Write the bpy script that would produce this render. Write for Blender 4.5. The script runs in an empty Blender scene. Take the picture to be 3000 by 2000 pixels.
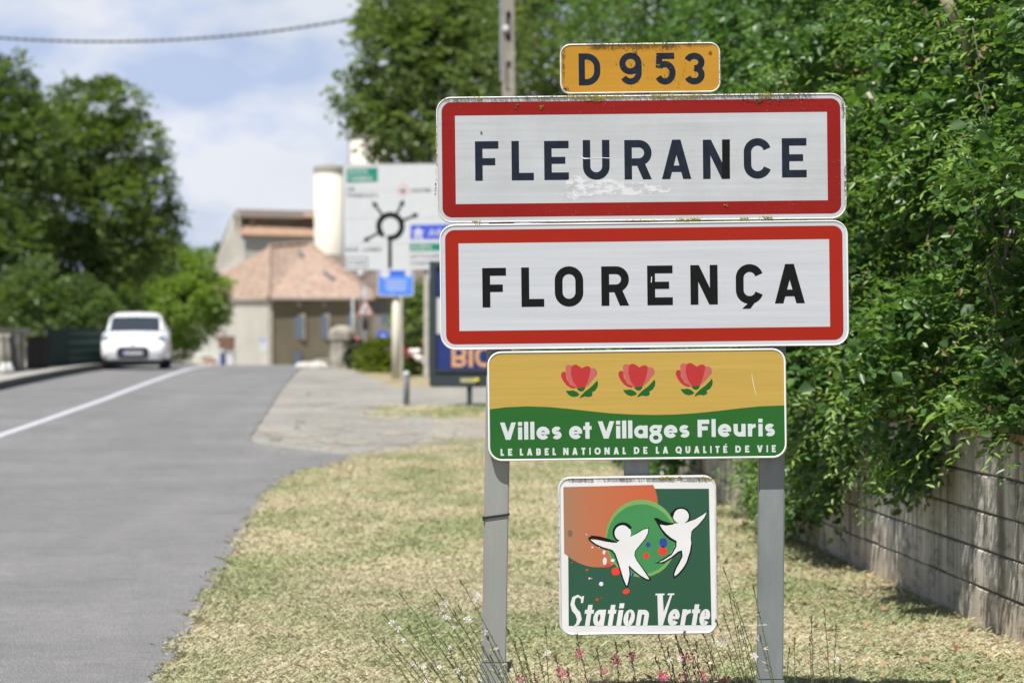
import bpy, bmesh, math, random
import numpy as np
from mathutils import Vector, Matrix, noise as mnoise

random.seed(7)
RNG = np.random.default_rng(11)
C = bpy.context.scene.collection
R = math.radians
sc = bpy.context.scene

# ------------------------------------------------------------------ camera, sky, sun, exposure
F, CX, HY, EYE = 8000.0, 1500.0, 970.0, 1.55      # focal length and horizon in pixels of the 3000 px wide photograph, eye height
cam_d = bpy.data.cameras.new('camera')
cam = bpy.data.objects.new('camera', cam_d); C.objects.link(cam)
cam.location = (0, 0, EYE); cam.rotation_euler = (R(90), 0, 0)
cam_d.sensor_width = 36; cam_d.lens = 36 * F / 3000
cam_d.shift_y = (HY - 1000) / 3000
cam_d.clip_start = 0.1; cam_d.clip_end = 3000
cam_d.dof.use_dof = True; cam_d.dof.focus_distance = 10.72; cam_d.dof.aperture_fstop = 3.7
sc.camera = cam

SUN = Vector((0.27, 0.50, -1.0)).normalized()     # direction the light travels
sun_el = math.asin(-SUN.z); sun_az = math.atan2(-SUN.x, -SUN.y)
w = bpy.data.worlds.new('World'); sc.world = w; w.use_nodes = True
nt = w.node_tree; nt.nodes.clear()
out = nt.nodes.new('ShaderNodeOutputWorld'); bg = nt.nodes.new('ShaderNodeBackground')
sky = nt.nodes.new('ShaderNodeTexSky'); sky.sky_type = 'NISHITA'; sky.sun_disc = False
sky.sun_elevation = sun_el; sky.sun_rotation = sun_az % (2 * math.pi)
sky.air_density = 1.0; sky.dust_density = 0.6; sky.ozone_density = 2.0
tc = nt.nodes.new('ShaderNodeTexCoord')
mp = nt.nodes.new('ShaderNodeMapping'); mp.inputs['Scale'].default_value = (1.0, 1.0, 2.0); mp.inputs['Location'].default_value = (0.31, 0.0, 0.12)
nz = nt.nodes.new('ShaderNodeTexNoise'); nz.inputs['Scale'].default_value = 9.0; nz.inputs['Detail'].default_value = 5; nz.inputs['Roughness'].default_value = 0.5
nz.inputs['Distortion'].default_value = 0.3
cr = nt.nodes.new('ShaderNodeValToRGB'); cr.color_ramp.elements[0].position = 0.40; cr.color_ramp.elements[1].position = 0.64
nz2 = nt.nodes.new('ShaderNodeTexNoise'); nz2.inputs['Scale'].default_value = 15.0; nz2.inputs['Detail'].default_value = 4
cc = nt.nodes.new('ShaderNodeValToRGB')
cc.color_ramp.elements[0].position = 0.42; cc.color_ramp.elements[0].color = (6.9, 8.3, 11.5, 1)
cc.color_ramp.elements[1].position = 0.60; cc.color_ramp.elements[1].color = (11.2, 11.6, 12.6, 1)
tint = nt.nodes.new('ShaderNodeMix'); tint.data_type = 'RGBA'; tint.blend_type = 'MIX'
mxf = nt.nodes.new('ShaderNodeMath'); mxf.operation = 'MULTIPLY_ADD'; mxf.inputs[1].default_value = 0.15; mxf.inputs[2].default_value = 0.84
L = nt.links.new
L(tc.outputs['Generated'], mp.inputs['Vector']); L(mp.outputs[0], nz.inputs['Vector']); L(mp.outputs[0], nz2.inputs['Vector'])
L(nz.outputs['Fac'], cr.inputs['Fac']); L(nz2.outputs['Fac'], cc.inputs['Fac'])
sep = nt.nodes.new('ShaderNodeSeparateXYZ'); L(tc.outputs['Generated'], sep.inputs[0])
el = nt.nodes.new('ShaderNodeMapRange'); el.interpolation_type = 'SMOOTHSTEP'; el.inputs['From Min'].default_value = 0.12; el.inputs['From Max'].default_value = 0.38
el.inputs['To Min'].default_value = 1.0; el.inputs['To Max'].default_value = 0.06; L(sep.outputs['Z'], el.inputs['Value'])
em = nt.nodes.new('ShaderNodeMath'); em.operation = 'MULTIPLY'
L(cr.outputs['Color'], mxf.inputs[0]); L(mxf.outputs[0], em.inputs[0]); L(el.outputs[0], em.inputs[1]); L(em.outputs[0], tint.inputs[0])
L(sky.outputs[0], tint.inputs[6]); L(cc.outputs[0], tint.inputs[7])
L(tint.outputs[2], bg.inputs['Color']); bg.inputs['Strength'].default_value = 0.055
L(bg.outputs[0], out.inputs['Surface'])

sd = bpy.data.lights.new('sun', 'SUN'); sun = bpy.data.objects.new('sun', sd); C.objects.link(sun)
sd.energy = 5.0; sd.angle = R(0.5); sd.color = (1.0, 0.955, 0.88)
sun.rotation_euler = SUN.to_track_quat('-Z', 'Y').to_euler(); sun.location = (-5, -8, 30)

sc.view_settings.view_transform = 'Standard'; sc.view_settings.look = 'None'
sc.view_settings.exposure = 0.45; sc.view_settings.gamma = 1.0; sc.view_settings.use_curve_mapping = False
sc.render.engine = 'CYCLES'
sc.cycles.max_bounces = 6; sc.cycles.diffuse_bounces = 3; sc.cycles.glossy_bounces = 2; sc.cycles.transmission_bounces = 3
sc.cycles.transparent_max_bounces = 4; sc.cycles.use_denoising = True; sc.cycles.caustics_reflective = False; sc.cycles.caustics_refractive = False

# ------------------------------------------------------------------ terrain and pixel helpers
def sm(t): t = min(1, max(0, t)); return t * t * (3 - 2 * t)
def h(y):
    if y < 73: return 0.58 * sm((y - 22) / 50.0)
    return max(-2.4, 0.58 - 0.0006 * min(y - 73, 16) ** 2 - 0.0192 * max(0, y - 89))
def P(px, py, d): return Vector(((px - CX) / F * d, d, EYE - (py - HY) / F * d))
def G(px, py):
    k = (py - HY) / F
    lo, hi = 5.0, 73.0
    for _ in range(50):
        m = (lo + hi) / 2
        if (EYE - h(m)) / m > k: lo = m
        else: hi = m
    return Vector(((px - CX) / F * lo, lo, h(lo)))
def wallx(y): return 3.284 - 0.05625 * y

# ------------------------------------------------------------------ material helpers
def lin(c): return tuple(((v / 255) / 12.92 if v / 255 <= 0.04045 else ((v / 255 + 0.055) / 1.055) ** 2.4) for v in c)
class NT:
    def __init__(s, name):
        s.m = bpy.data.materials.new(name); s.m.use_nodes = True; s.t = s.m.node_tree
        s.b = s.t.nodes['Principled BSDF']; s.o = s.t.nodes['Material Output']
    def n(s, t, **kw):
        nd = s.t.nodes.new(t)
        for k, v in kw.items():
            if k in nd.inputs.keys(): nd.inputs[k].default_value = v
            else: setattr(nd, k, v)
        return nd
    def l(s, a, b): s.t.links.new(a, b)
    def coord(s, scale=(1, 1, 1), world=False):
        mpn = s.n('ShaderNodeMapping'); mpn.inputs['Scale'].default_value = scale
        if world: g = s.n('ShaderNodeNewGeometry'); s.l(g.outputs['Position'], mpn.inputs['Vector'])
        else: g = s.n('ShaderNodeTexCoord'); s.l(g.outputs['Object'], mpn.inputs['Vector'])
        return mpn.outputs[0]
    def noise(s, vec, scale, detail=4, rough=0.55):
        nn = s.n('ShaderNodeTexNoise', Scale=scale, Detail=detail, Roughness=rough); s.l(vec, nn.inputs['Vector']); return nn.outputs['Fac']
    def ramp(s, fac, stops):
        r = s.n('ShaderNodeValToRGB'); e = r.color_ramp.elements
        while len(e) < len(stops): e.new(0.5)
        for i, (p, c) in enumerate(stops):
            e[i].position = p; e[i].color = (*c, 1) if len(c) == 3 else c
        s.l(fac, r.inputs['Fac']); return r.outputs['Color']
    def mix(s, fac, a, b, mode='MIX'):
        m = s.n('ShaderNodeMix', data_type='RGBA', blend_type=mode)
        for sock, v in ((m.inputs[0], fac), (m.inputs[6], a), (m.inputs[7], b)):
            if isinstance(v, (int, float)): sock.default_value = v
            elif isinstance(v, tuple): sock.default_value = (*v, 1) if len(v) == 3 else v
            else: s.l(v, sock)
        return m.outputs[2]
    def bump(s, fac, strength=0.3, dist=0.01):
        b = s.n('ShaderNodeBump', Strength=strength, Distance=dist); s.l(fac, b.inputs['Height']); s.l(b.outputs[0], s.b.inputs['Normal'])
    def base(s, c):
        if isinstance(c, tuple): s.b.inputs['Base Color'].default_value = (*c[:3], 1)
        else: s.l(c, s.b.inputs['Base Color'])
def mat(name, col, rough=0.6, var=0.12, scale=6.0, bump=0.0, bscale=40.0, metal=0.0, spec=0.5, bdist=0.005, world=False, stretch=(1, 1, 1)):
    t = NT(name); v = t.coord(stretch, world)
    f = t.noise(v, scale)
    a = tuple(x * (1 - var) for x in col); b = tuple(min(1, x * (1 + var)) for x in col)
    t.base(t.ramp(f, [(0.3, a), (0.7, b)]))
    t.b.inputs['Roughness'].default_value = rough; t.b.inputs['Metallic'].default_value = metal
    t.b.inputs['Specular IOR Level'].default_value = spec
    if bump: t.bump(t.noise(v, bscale, 6, 0.6), bump, bdist)
    return t.m

# ------------------------------------------------------------------ object helpers
def tag(o, label=None, cat=None, group=None, kind=None):
    if label: o['label'] = label
    if cat: o['category'] = cat
    if group: o['group'] = group
    if kind: o['kind'] = kind
    return o
def empty(name, loc=(0, 0, 0), rot=(0, 0, 0), label=None, cat=None, group=None):
    o = bpy.data.objects.new(name, None); C.objects.link(o); o.location = loc; o.rotation_euler = rot
    o.empty_display_size = 0.1
    return tag(o, label, cat, group)
def link(name, me, m=None, parent=None, smooth=False):
    if m is not None:
        for x in (m if isinstance(m, (list, tuple)) else [m]): me.materials.append(x)
    if smooth: me.polygons.foreach_set('use_smooth', [True] * len(me.polygons))
    o = bpy.data.objects.new(name, me); C.objects.link(o)
    if parent is not None: o.parent = parent
    return o
class MB:
    def __init__(s): s.v = []; s.f = []
    def add(s, vs, fs):
        k = len(s.v); s.v += [tuple(p) for p in vs]; s.f += [tuple(i + k for i in f) for f in fs]; return s
    def box(s, a, b, rz=0.0, piv=None):
        x0, y0, z0 = a; x1, y1, z1 = b
        vs = [(x0, y0, z0), (x1, y0, z0), (x1, y1, z0), (x0, y1, z0), (x0, y0, z1), (x1, y0, z1), (x1, y1, z1), (x0, y1, z1)]
        if rz:
            px, py = piv if piv else ((x0 + x1) / 2, (y0 + y1) / 2); c_, s_ = math.cos(rz), math.sin(rz)
            vs = [(px + (x - px) * c_ - (y - py) * s_, py + (x - px) * s_ + (y - py) * c_, z) for x, y, z in vs]
        return s.add(vs, [(0, 3, 2, 1), (4, 5, 6, 7), (0, 1, 5, 4), (1, 2, 6, 5), (2, 3, 7, 6), (3, 0, 4, 7)])
    def hexa(s, bot, top):
        n = len(bot)
        return s.add(list(bot) + list(top), [tuple(range(n))[::-1], tuple(range(n, 2 * n))] + [(i, (i + 1) % n, n + (i + 1) % n, n + i) for i in range(n)])
    def tube(s, pts, r, n=6, cap=True):
        pts = [Vector(p) for p in pts]; m = len(pts)
        rs = r if isinstance(r, (list, tuple)) else [r] * m
        vs = []; fs = []
        for i, p in enumerate(pts):
            t = (pts[min(i + 1, m - 1)] - pts[max(i - 1, 0)]).normalized()
            a = t.cross(Vector((0, 0, 1))) if abs(t.z) < 0.95 else t.cross(Vector((1, 0, 0)))
            a.normalize(); b = t.cross(a)
            for k in range(n):
                an = 2 * math.pi * k / n; vs.append(p + (a * math.cos(an) + b * math.sin(an)) * rs[i])
        for i in range(m - 1):
            for k in range(n): fs.append((i * n + k, i * n + (k + 1) % n, (i + 1) * n + (k + 1) % n, (i + 1) * n + k))
        if cap: fs += [tuple(range(n))[::-1], tuple((m - 1) * n + k for k in range(n))]
        return s.add(vs, fs)
    def lathe(s, c, prof, n=16):
        vs = []; fs = []
        for r, z in prof:
            for k in range(n): a = 2 * math.pi * k / n; vs.append((c[0] + r * math.cos(a), c[1] + r * math.sin(a), c[2] + z))
        for i in range(len(prof) - 1):
            for k in range(n): fs.append((i * n + k, i * n + (k + 1) % n, (i + 1) * n + (k + 1) % n, (i + 1) * n + k))
        fs += [tuple(range(n))[::-1], tuple((len(prof) - 1) * n + k for k in range(n))]
        return s.add(vs, fs)
    def mesh(s, name='m'):
        me = bpy.data.meshes.new(name); me.from_pydata(s.v, [], s.f); me.update(); return me
    def build(s, name, m, parent=None, smooth=False, bevel=0):
        me = s.mesh(name)
        if bevel:
            b = bmesh.new(); b.from_mesh(me); bmesh.ops.bevel(b, geom=b.edges[:], offset=bevel, segments=2, affect='EDGES', clamp_overlap=True); b.to_mesh(me); b.free()
        return link(name, me, m, parent, smooth)

# ------------------------------------------------------------------ materials
M = {}
def ground_mat(name, stops, patch, bump=0.5, world=True):
    t = NT(name); v = t.coord((1, 1, 1), True)
    a = t.noise(v, patch, 5, 0.6); b = t.noise(v, 38.0, 5, 0.65)
    col = t.ramp(a, stops)
    col = t.mix(0.55, col, t.ramp(b, [(0.25, (0.45, 0.42, 0.36)), (0.5, (1, 1, 1)), (0.75, (1.35, 1.3, 1.2))]), 'MULTIPLY')
    t.base(col); t.b.inputs['Roughness'].default_value = 0.9; t.b.inputs['Specular IOR Level'].default_value = 0.15
    t.bump(b, bump, 0.03); return t
g = ground_mat('dry_soil', [(0.35, (0.20, 0.18, 0.10)), (0.47, (0.31, 0.265, 0.17)), (0.7, (0.39, 0.335, 0.225))], 1.3); M['soil'] = g.m
def grass_mat():
    t = NT('dry_grass_blades'); v = t.coord((1, 0.5, 1), True)
    a = t.noise(v, 0.8, 6, 0.66)
    at = t.n('ShaderNodeAttribute', attribute_name='tint')
    straw = t.ramp(at.outputs['Fac'], [(0.0, (0.40, 0.36, 0.22)), (0.5, (0.52, 0.47, 0.31)), (1.0, (0.63, 0.585, 0.42))])
    green = t.ramp(at.outputs['Fac'], [(0.0, (0.16, 0.225, 0.09)), (0.55, (0.30, 0.345, 0.165)), (1.0, (0.52, 0.50, 0.32))])
    m = t.ramp(a, [(0.40, (0.05, 0.05, 0.05)), (0.56, (1, 1, 1))])
    t.base(t.mix(m, green, straw)); t.b.inputs['Roughness'].default_value = 0.75; t.b.inputs['Specular IOR Level'].default_value = 0.25
    return t.m
M['blades'] = grass_mat()
def asphalt(name, lo, hi, sp):
    t = NT(name); v = t.coord((1, 1, 1), True)
    a = t.noise(v, 0.55, 5, 0.6); b = t.noise(v, 110.0, 3, 0.7)
    vo = t.n('ShaderNodeTexVoronoi', Scale=150.0); t.l(v, vo.inputs['Vector'])
    col = t.ramp(a, [(0.3, lo), (0.7, hi)])
    col = t.mix(0.8, col, t.ramp(vo.outputs['Distance'], [(0.0, (1.5, 1.5, 1.5)), (0.25, (1.0, 1.0, 1.0)), (0.7, (0.75, 0.75, 0.75))]), 'MULTIPLY')
    col = t.mix(sp, col, t.ramp(b, [(0.3, (0.4, 0.4, 0.4)), (0.55, (1.0, 1.0, 1.0)), (0.70, (2.3, 2.3, 2.2))]), 'MULTIPLY')
    tr = t.coord((0.9, 0.06, 1), True); st = t.noise(tr, 1.6, 3, 0.5)
    col = t.mix(0.35, col, t.ramp(st, [(0.35, (0.85, 0.85, 0.86)), (0.65, (1.12, 1.12, 1.12))]), 'MULTIPLY')
    mott = t.noise(v, 4.5, 5, 0.7); col = t.mix(0.5, col, t.ramp(mott, [(0.35, (0.82, 0.82, 0.82)), (0.65, (1.18, 1.17, 1.15))]), 'MULTIPLY')
    t.base(col); t.b.inputs['Roughness'].default_value = 0.85; t.b.inputs['Specular IOR Level'].default_value = 0.3
    t.bump(b, 0.4, 0.004); return t.m
M['asphalt'] = asphalt('worn_asphalt', (0.195, 0.194, 0.200), (0.25, 0.248, 0.253), 1.0)
M['patch'] = asphalt('old_pale_asphalt', (0.27, 0.262, 0.245), (0.38, 0.368, 0.335), 1.0)
M['gravel'] = asphalt('dusty_gravel', (0.32, 0.295, 0.25), (0.43, 0.395, 0.335), 1.0)
M['crack'] = mat('crack_sealant', (0.17, 0.168, 0.165), 0.85)
M['paint'] = mat('worn_road_paint', (0.52, 0.52, 0.57), 0.7, 0.15, 14)
M['kerb'] = mat('dark_kerb_stone', (0.055, 0.057, 0.058), 0.85, 0.3, 3, world=True)
M['pave'] = mat('pale_pavement', (0.36, 0.35, 0.32), 0.9, 0.22, 1.2, world=True)
def sheeting(name, col, dirt=0.0, band=0.07, rough=0.35):
    t = NT(name); v = t.coord()
    b = t.noise(t.coord((1.2, 1, 60)), 1.0, 3, 0.6)
    w1 = t.n('ShaderNodeTexVoronoi', Scale=135.0); w1.inputs['Randomness'].default_value = 0.0
    r45 = t.n('ShaderNodeMapping'); r45.inputs['Rotation'].default_value = (0, R(45), 0); t.l(v, r45.inputs['Vector']); t.l(r45.outputs[0], w1.inputs['Vector'])
    c = t.mix(1.0, col, t.ramp(b, [(0.3, (1 - band,) * 3), (0.7, (1 + band,) * 3)]), 'MULTIPLY')
    c = t.mix(0.8, c, t.ramp(w1.outputs['Distance'], [(0.15, (0.80, 0.82, 0.85)), (0.5, (1.06, 1.06, 1.06))]), 'MULTIPLY')
    if dirt:
        d = t.noise(v, 190.0, 2, 0.5); e = t.noise(v, 7.0, 4, 0.6)
        msk = t.mix(1.0, t.ramp(d, [(0.66, (0, 0, 0)), (0.71, (1, 1, 1))]), t.ramp(e, [(0.45, (0, 0, 0)), (0.62, (1, 1, 1))]), 'MULTIPLY')
        c = t.mix(msk, c, (0.30, 0.27, 0.17))
        g2 = t.noise(v, 3.0, 5, 0.65)
        c = t.mix(dirt, c, t.ramp(g2, [(0.35, (0.72, 0.70, 0.64)), (0.6, (1, 1, 1))]), 'MULTIPLY')
    t.base(c); t.b.inputs['Roughness'].default_value = rough; t.b.inputs['Specular IOR Level'].default_value = 0.2
    return t.m
M['white_old'] = sheeting('weathered_white_sheeting', (0.455, 0.48, 0.51), 0.35)
M['white_new'] = sheeting('white_sheeting', (0.475, 0.50, 0.54), 0.0)
M['red_old'] = sheeting('faded_red_sheeting', (0.235, 0.010, 0.007), 0.35, 0.05)
M['red_new'] = sheeting('red_sheeting', (0.30, 0.016, 0.006), 0.0, 0.04)
M['yellow_route'] = sheeting('route_yellow_sheeting', (0.46, 0.235, 0.026), 0.4, 0.05)
M['yellow_flower'] = sheeting('soft_yellow_sheeting', (0.44, 0.30, 0.070), 0.0, 0.07)
M['green_flower'] = sheeting('leaf_green_sheeting', (0.020, 0.112, 0.022), 0.0, 0.05)
M['green_word'] = sheeting('white_print_on_green', (0.54, 0.59, 0.60), 0.0, 0.03)
M['ink_navy'] = mat('navy_black_print', (0.012, 0.018, 0.030), 0.45, 0.25, 30, spec=.15)
M['ink_black'] = mat('black_print', (0.006, 0.007, 0.007), 0.45, 0.2, 30, spec=.15)
M['rim_old'] = mat('weathered_white_rim', (0.62, 0.62, 0.60), 0.45, 0.18, 25)
M['rim_new'] = mat('white_lacquered_rim', (0.74, 0.75, 0.77), 0.3, 0.04, 10)
M['rim_alu'] = mat('aluminium_rim', (0.66, 0.66, 0.65), 0.38, 0.12, 18, metal=0.35)
def galv(name, col, mottled):
    t = NT(name); v = t.coord((1, 1, 0.5))
    a = t.noise(v, 5.0, 6, 0.65); s1 = t.noise(t.coord((30, 30, 1.2)), 1.0, 3); d = t.noise(t.coord(), 120.0, 2)
    c = t.ramp(a, [(0.3, tuple(x * (1 - mottled) for x in col)), (0.7, tuple(x * (1 + mottled) for x in col))])
    c = t.mix(0.35, c, t.ramp(s1, [(0.35, (0.85, 0.85, 0.86)), (0.65, (1.1, 1.1, 1.1))]), 'MULTIPLY')
    c = t.mix(t.ramp(d, [(0.70, (0, 0, 0)), (0.74, (0.8, 0.8, 0.8))]), c, (0.10, 0.09, 0.075))
    t.base(c); t.b.inputs['Roughness'].default_value = 0.55; t.b.inputs['Metallic'].default_value = 0.15; t.bump(a, 0.15, 0.002); return t.m
M['post_grey'] = galv('dull_grey_steel', (0.27, 0.28, 0.27), 0.07)
M['post_galv'] = galv('mottled_galvanised_steel', (0.20, 0.225, 0.235), 0.20)
M['dark_back'] = mat('dark_sign_back', (0.05, 0.052, 0.05), 0.6)
M['black_strap'] = mat('black_rubber_strap', (0.012, 0.012, 0.012), 0.5)
M['lichen'] = mat('yellow_lichen', (0.36, 0.30, 0.035), 0.95, 0.4, 60, 0.6, 200)
M['lichen_grey'] = mat('grey_green_lichen', (0.12, 0.12, 0.07), 0.95, 0.5, 60, 0.6, 200)
_t = NT('chalky_paint_smear'); _t.base((0.60, 0.62, 0.655)); _t.b.inputs['Roughness'].default_value = 0.8; _t.b.inputs['Specular IOR Level'].default_value = 0.1
_f = _t.mix(0.45, _t.noise(_t.coord((14, 1, 60)), 1.0, 5, 0.7), _t.noise(_t.coord((1, 1, 1)), 22.0, 5, 0.7))
_t.l(_t.ramp(_f, [(0.40, (0, 0, 0)), (0.52, (.95, .95, .95))]), _t.b.inputs['Alpha']); M['smear'] = _t.m

# ------------------------------------------------------------------ stroke lettering (every glyph a set of flat pieces)
def arc(cx, cy, rx, ry, a0, a1, n=14):
    return [(cx + rx * math.cos(R(a0 + (a1 - a0) * i / n)), cy + ry * math.sin(R(a0 + (a1 - a0) * i / n))) for i in range(n + 1)]
def strip(pts, s, closed=False, taper=None):
    q = []
    for p in pts:
        if not q or abs(p[0] - q[-1][0]) + abs(p[1] - q[-1][1]) > 1e-5: q.append(p)
    pts = q
    if closed and abs(pts[0][0] - pts[-1][0]) + abs(pts[0][1] - pts[-1][1]) < 1e-5: pts = pts[:-1]
    n = len(pts); Lp = []; Rp = []
    for i in range(n):
        a = pts[i - 1] if (closed or i > 0) else None; b = pts[(i + 1) % n] if (closed or i < n - 1) else None
        p = pts[i]
        def nd(u, v):
            dx, dy = v[0] - u[0], v[1] - u[1]; l = math.hypot(dx, dy) or 1; return (-dy / l, dx / l)
        if a is None: nn = nd(p, b); k = 1
        elif b is None: nn = nd(a, p); k = 1
        else:
            n1, n2 = nd(a, p), nd(p, b); mx, my = n1[0] + n2[0], n1[1] + n2[1]; l = math.hypot(mx, my) or 1; nn = (mx / l, my / l)
            k = min(2.5, 1 / max(0.3, nn[0] * n1[0] + nn[1] * n1[1]))
        hw = (taper[i] if taper else s) / 2 * k
        Lp.append((p[0] + nn[0] * hw, p[1] + nn[1] * hw)); Rp.append((p[0] - nn[0] * hw, p[1] - nn[1] * hw))
    m = n if closed else n - 1
    return ('strip', Lp, Rp, m, closed)
def poly(*pts): return ('poly', list(pts))
def rect(x0, y0, x1, y1): return poly((x0, y0), (x1, y0), (x1, y1), (x0, y1))
def glyph(ch, w, s):
    r = (w - s) / 2; T = 1 - s / 2; B = s / 2
    if ch == 'I': return [rect(0, 0, w, 1)]
    if ch == 'F': return [rect(0, 0, s, 1), rect(s, 1 - s, w, 1), rect(s, 0.39, w * .86, 0.39 + s * .95)]
    if ch == 'L': return [rect(0, 0, s, 1), rect(s, 0, w, s)]
    if ch in 'EÉ':
        o = [rect(0, 0, s, 1), rect(s, 1 - s, w, 1), rect(s, 0, w, s), rect(s, 0.5 - s * .45, w * .86, 0.5 + s * .47)]
        if ch == 'É': o.append(poly((w * .35, 1.08), (w * .62, 1.08), (w * .95, 1.3), (w * .6, 1.3)))
        return o
    if ch == 'T': return [rect(0, 1 - s, w, 1), rect(w / 2 - s / 2, 0, w / 2 + s / 2, 1 - s)]
    if ch == 'H': return [rect(0, 0, s, 1), rect(w - s, 0, w, 1), rect(s, .5 - s / 2, w - s, .5 + s / 2)]
    if ch == 'U': return [strip([(B, 1)] + arc(w / 2, B + r, r, r, 180, 360) + [(w - B, 1)], s)]
    if ch == 'O' or ch == 'Q' or ch == '0':
        o = [strip(arc(w / 2, T - r, r, r, 0, 180) + arc(w / 2, B + r, r, r, 180, 360), s, True)]
        if ch == 'Q': o.append(poly((w * .5, s * 1.2), (w * .72, s * 1.5), (w * 1.0, -.04), (w * .78, -.08)))
        return o
    if ch in 'CÇG':
        o = [strip(arc(w / 2, T - r, r, r, 18, 180) + arc(w / 2, B + r, r, r, 180, 342 if ch != 'G' else 360), s)]
        if ch == 'Ç': o.append(poly((.46 * w, .03), (.22 * w, -.12), (.52 * w, -.12), (.70 * w, .05)))
        if ch == 'G': o.append(rect(w * .55, .5 - s, w, .5))
        return o
    if ch == 'R' or ch == 'P' or ch == 'B':
        mid = .44; rr = (T - mid) / 2
        o = [rect(0, 0, s, 1), strip([(s, T)] + arc(w - s / 2 - rr - .0, T - rr, rr, rr, 90, -90) + [(s, mid)], s)]
        if ch == 'R': o.append(poly((w * .42, .42), (w * .74, .42), (w, 0), (w - s * 1.18, 0)))
        if ch == 'B': rb = (mid - B) / 2; o.append(strip([(s, mid)] + arc(w - s / 2 - rb, B + rb, rb, rb, 90, -90) + [(s, B)], s * .98))
        return o
    if ch == 'D': rr = min(.34, w - s); return [rect(0, 0, s, 1), strip([(s, T)] + arc(w - B - rr, T - rr, rr, rr, 90, 0) + arc(w - B - rr, B + rr, rr, rr, 0, -90) + [(s, B)], s)]
    if ch == 'A': a = s * .56; return [poly((0, 0), (s * 1.1, 0), (w / 2 + a, 1), (w / 2 - a, 1)), poly((w - s * 1.1, 0), (w, 0), (w / 2 + a, 1), (w / 2 - a, 1)), rect(w * .24, .18, w * .76, .18 + s * .86)]
    if ch == 'V': a = s * .56; return [poly((0, 1), (w / 2 - a, 0), (w / 2 + a, 0), (s * 1.1, 1)), poly((w - s * 1.1, 1), (w / 2 - a, 0), (w / 2 + a, 0), (w, 1))]
    if ch == 'N': return [rect(0, 0, s, 1), rect(w - s, 0, w, 1), poly((0, 1), (w - s * 1.1, 0), (w, 0), (s * 1.1, 1))]
    if ch == 'M': return [rect(0, 0, s, 1), rect(w - s, 0, w, 1), poly((0, 1), (w / 2 - s * .5, .25), (w / 2 + s * .5, .25), (s * 1.1, 1)), poly((w, 1), (w - s * 1.1, 1), (w / 2 - s * .5, .25), (w / 2 + s * .5, .25))]
    if ch == 'Z': return [rect(0, 0, w, s), rect(0, 1 - s, w, 1), poly((0, s), (s * 1.3, s), (w, 1 - s), (w - s * 1.3, 1 - s))]
    if ch == 's':
        X = .73; q = (X - s * .88) / 4; B2 = s * .44
        return [strip(arc(w / 2, X - B2 - q, r, q, 28, 262) + arc(w / 2, B2 + q, r, q, 82, -152), s * .88)]
    if ch == 'S':
        q = (1 - s) / 4
        return [strip(arc(w / 2, T - q, r, q, 25, 262) + arc(w / 2, B + q, r, q, 82, -155), s)]
    if ch == '3': q = (1 - s) / 4; return [strip(arc(w / 2, T - q, r, q, 160, -88), s), strip(arc(w / 2, B + q * 1.05, r, q * 1.05, 90, -158), s)]
    if ch == '5': return [strip([(w * .94, T), (s * .75, T), (s * .62, .53)], s), strip(arc(w / 2 - .01, B + .275, r + .01, .275, 132, -152), s)]
    if ch == '9': return [strip(arc(w / 2, T - .245, r, .245, 0, 360, 24), s, True), strip([(w - B, T - .245), (w - B, B + .27)] + arc(w / 2, B + .27, r, .27, 0, -148), s)]
    if ch == '6': return [strip(arc(w / 2, B + .245, r, .245, 0, 360, 24), s, True), strip([(B, B + .245), (B, T - .27)] + arc(w / 2, T - .27, r, .27, 180, 32), s)]
    if ch == '2': return [strip(arc(w / 2, T - r, r, r, 165, -25) + [(s * .7, s)], s), rect(0, 0, w, s)]
    if ch == '1': return [rect(w - s, 0, w, 1), poly((0, .72), (w - s, 1), (w - s, .78), (0, .58))]
    # lower case: unit = cap height, x-height .73
    X = .73; q = (X - s * .9) / 2
    if ch == 'l': return [rect(0, 0, w, 1.03)]
    if ch == 'i': return [rect(0, 0, w, .72), rect(0, .80, w, 1.02)]
    if ch == 'e': return [strip(arc(w / 2, X / 2, r, q, 0, 322, 26), s), rect(s * .6, X / 2 - .075, w - .02, X / 2 + .06)]
    if ch == 'o': return [strip(arc(w / 2, X / 2, r, q, 0, 360, 26), s, True)]
    if ch == 'a': return [strip(arc(w / 2 - .01, X / 2, r, q, 0, 360, 26), s * .95, True), rect(w - s, 0, w, X)]
    if ch == 'c': return [strip(arc(w / 2, X / 2, r, q, 40, 320, 22), s)]
    if ch == 't': return [rect(w / 2 - s / 2, 0, w / 2 + s / 2, .95), rect(0, X - s * .85, w, X)]
    if ch == 'u': return [strip([(s / 2, X)] + arc(w / 2, s / 2 + r, r, r, 180, 360) + [(w - s / 2, X)], s), rect(w - s, 0, w, X * .6)]
    if ch == 'n': return [strip([(s / 2, 0)] + arc(w / 2, X - s / 2 - r, r, r, 180, 0) + [(w - s / 2, 0)], s), rect(0, X * .4, s, X)]
    if ch == 'r': return [rect(0, 0, s, X), strip(arc(w - .02, X * .45, w - s / 2 - .02, X * .55 - s * .42, 180, 92, 8), s * .85)]
    if ch == 'g': return [strip(arc(w * .47, .49, w * .32, .165, 0, 360, 22), s * .85, True), strip(arc(w * .5, .02, w * .37, .235, 0, 360, 22), s * .85, True), rect(w * .55, .58, w, .74)]
    return []
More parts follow.
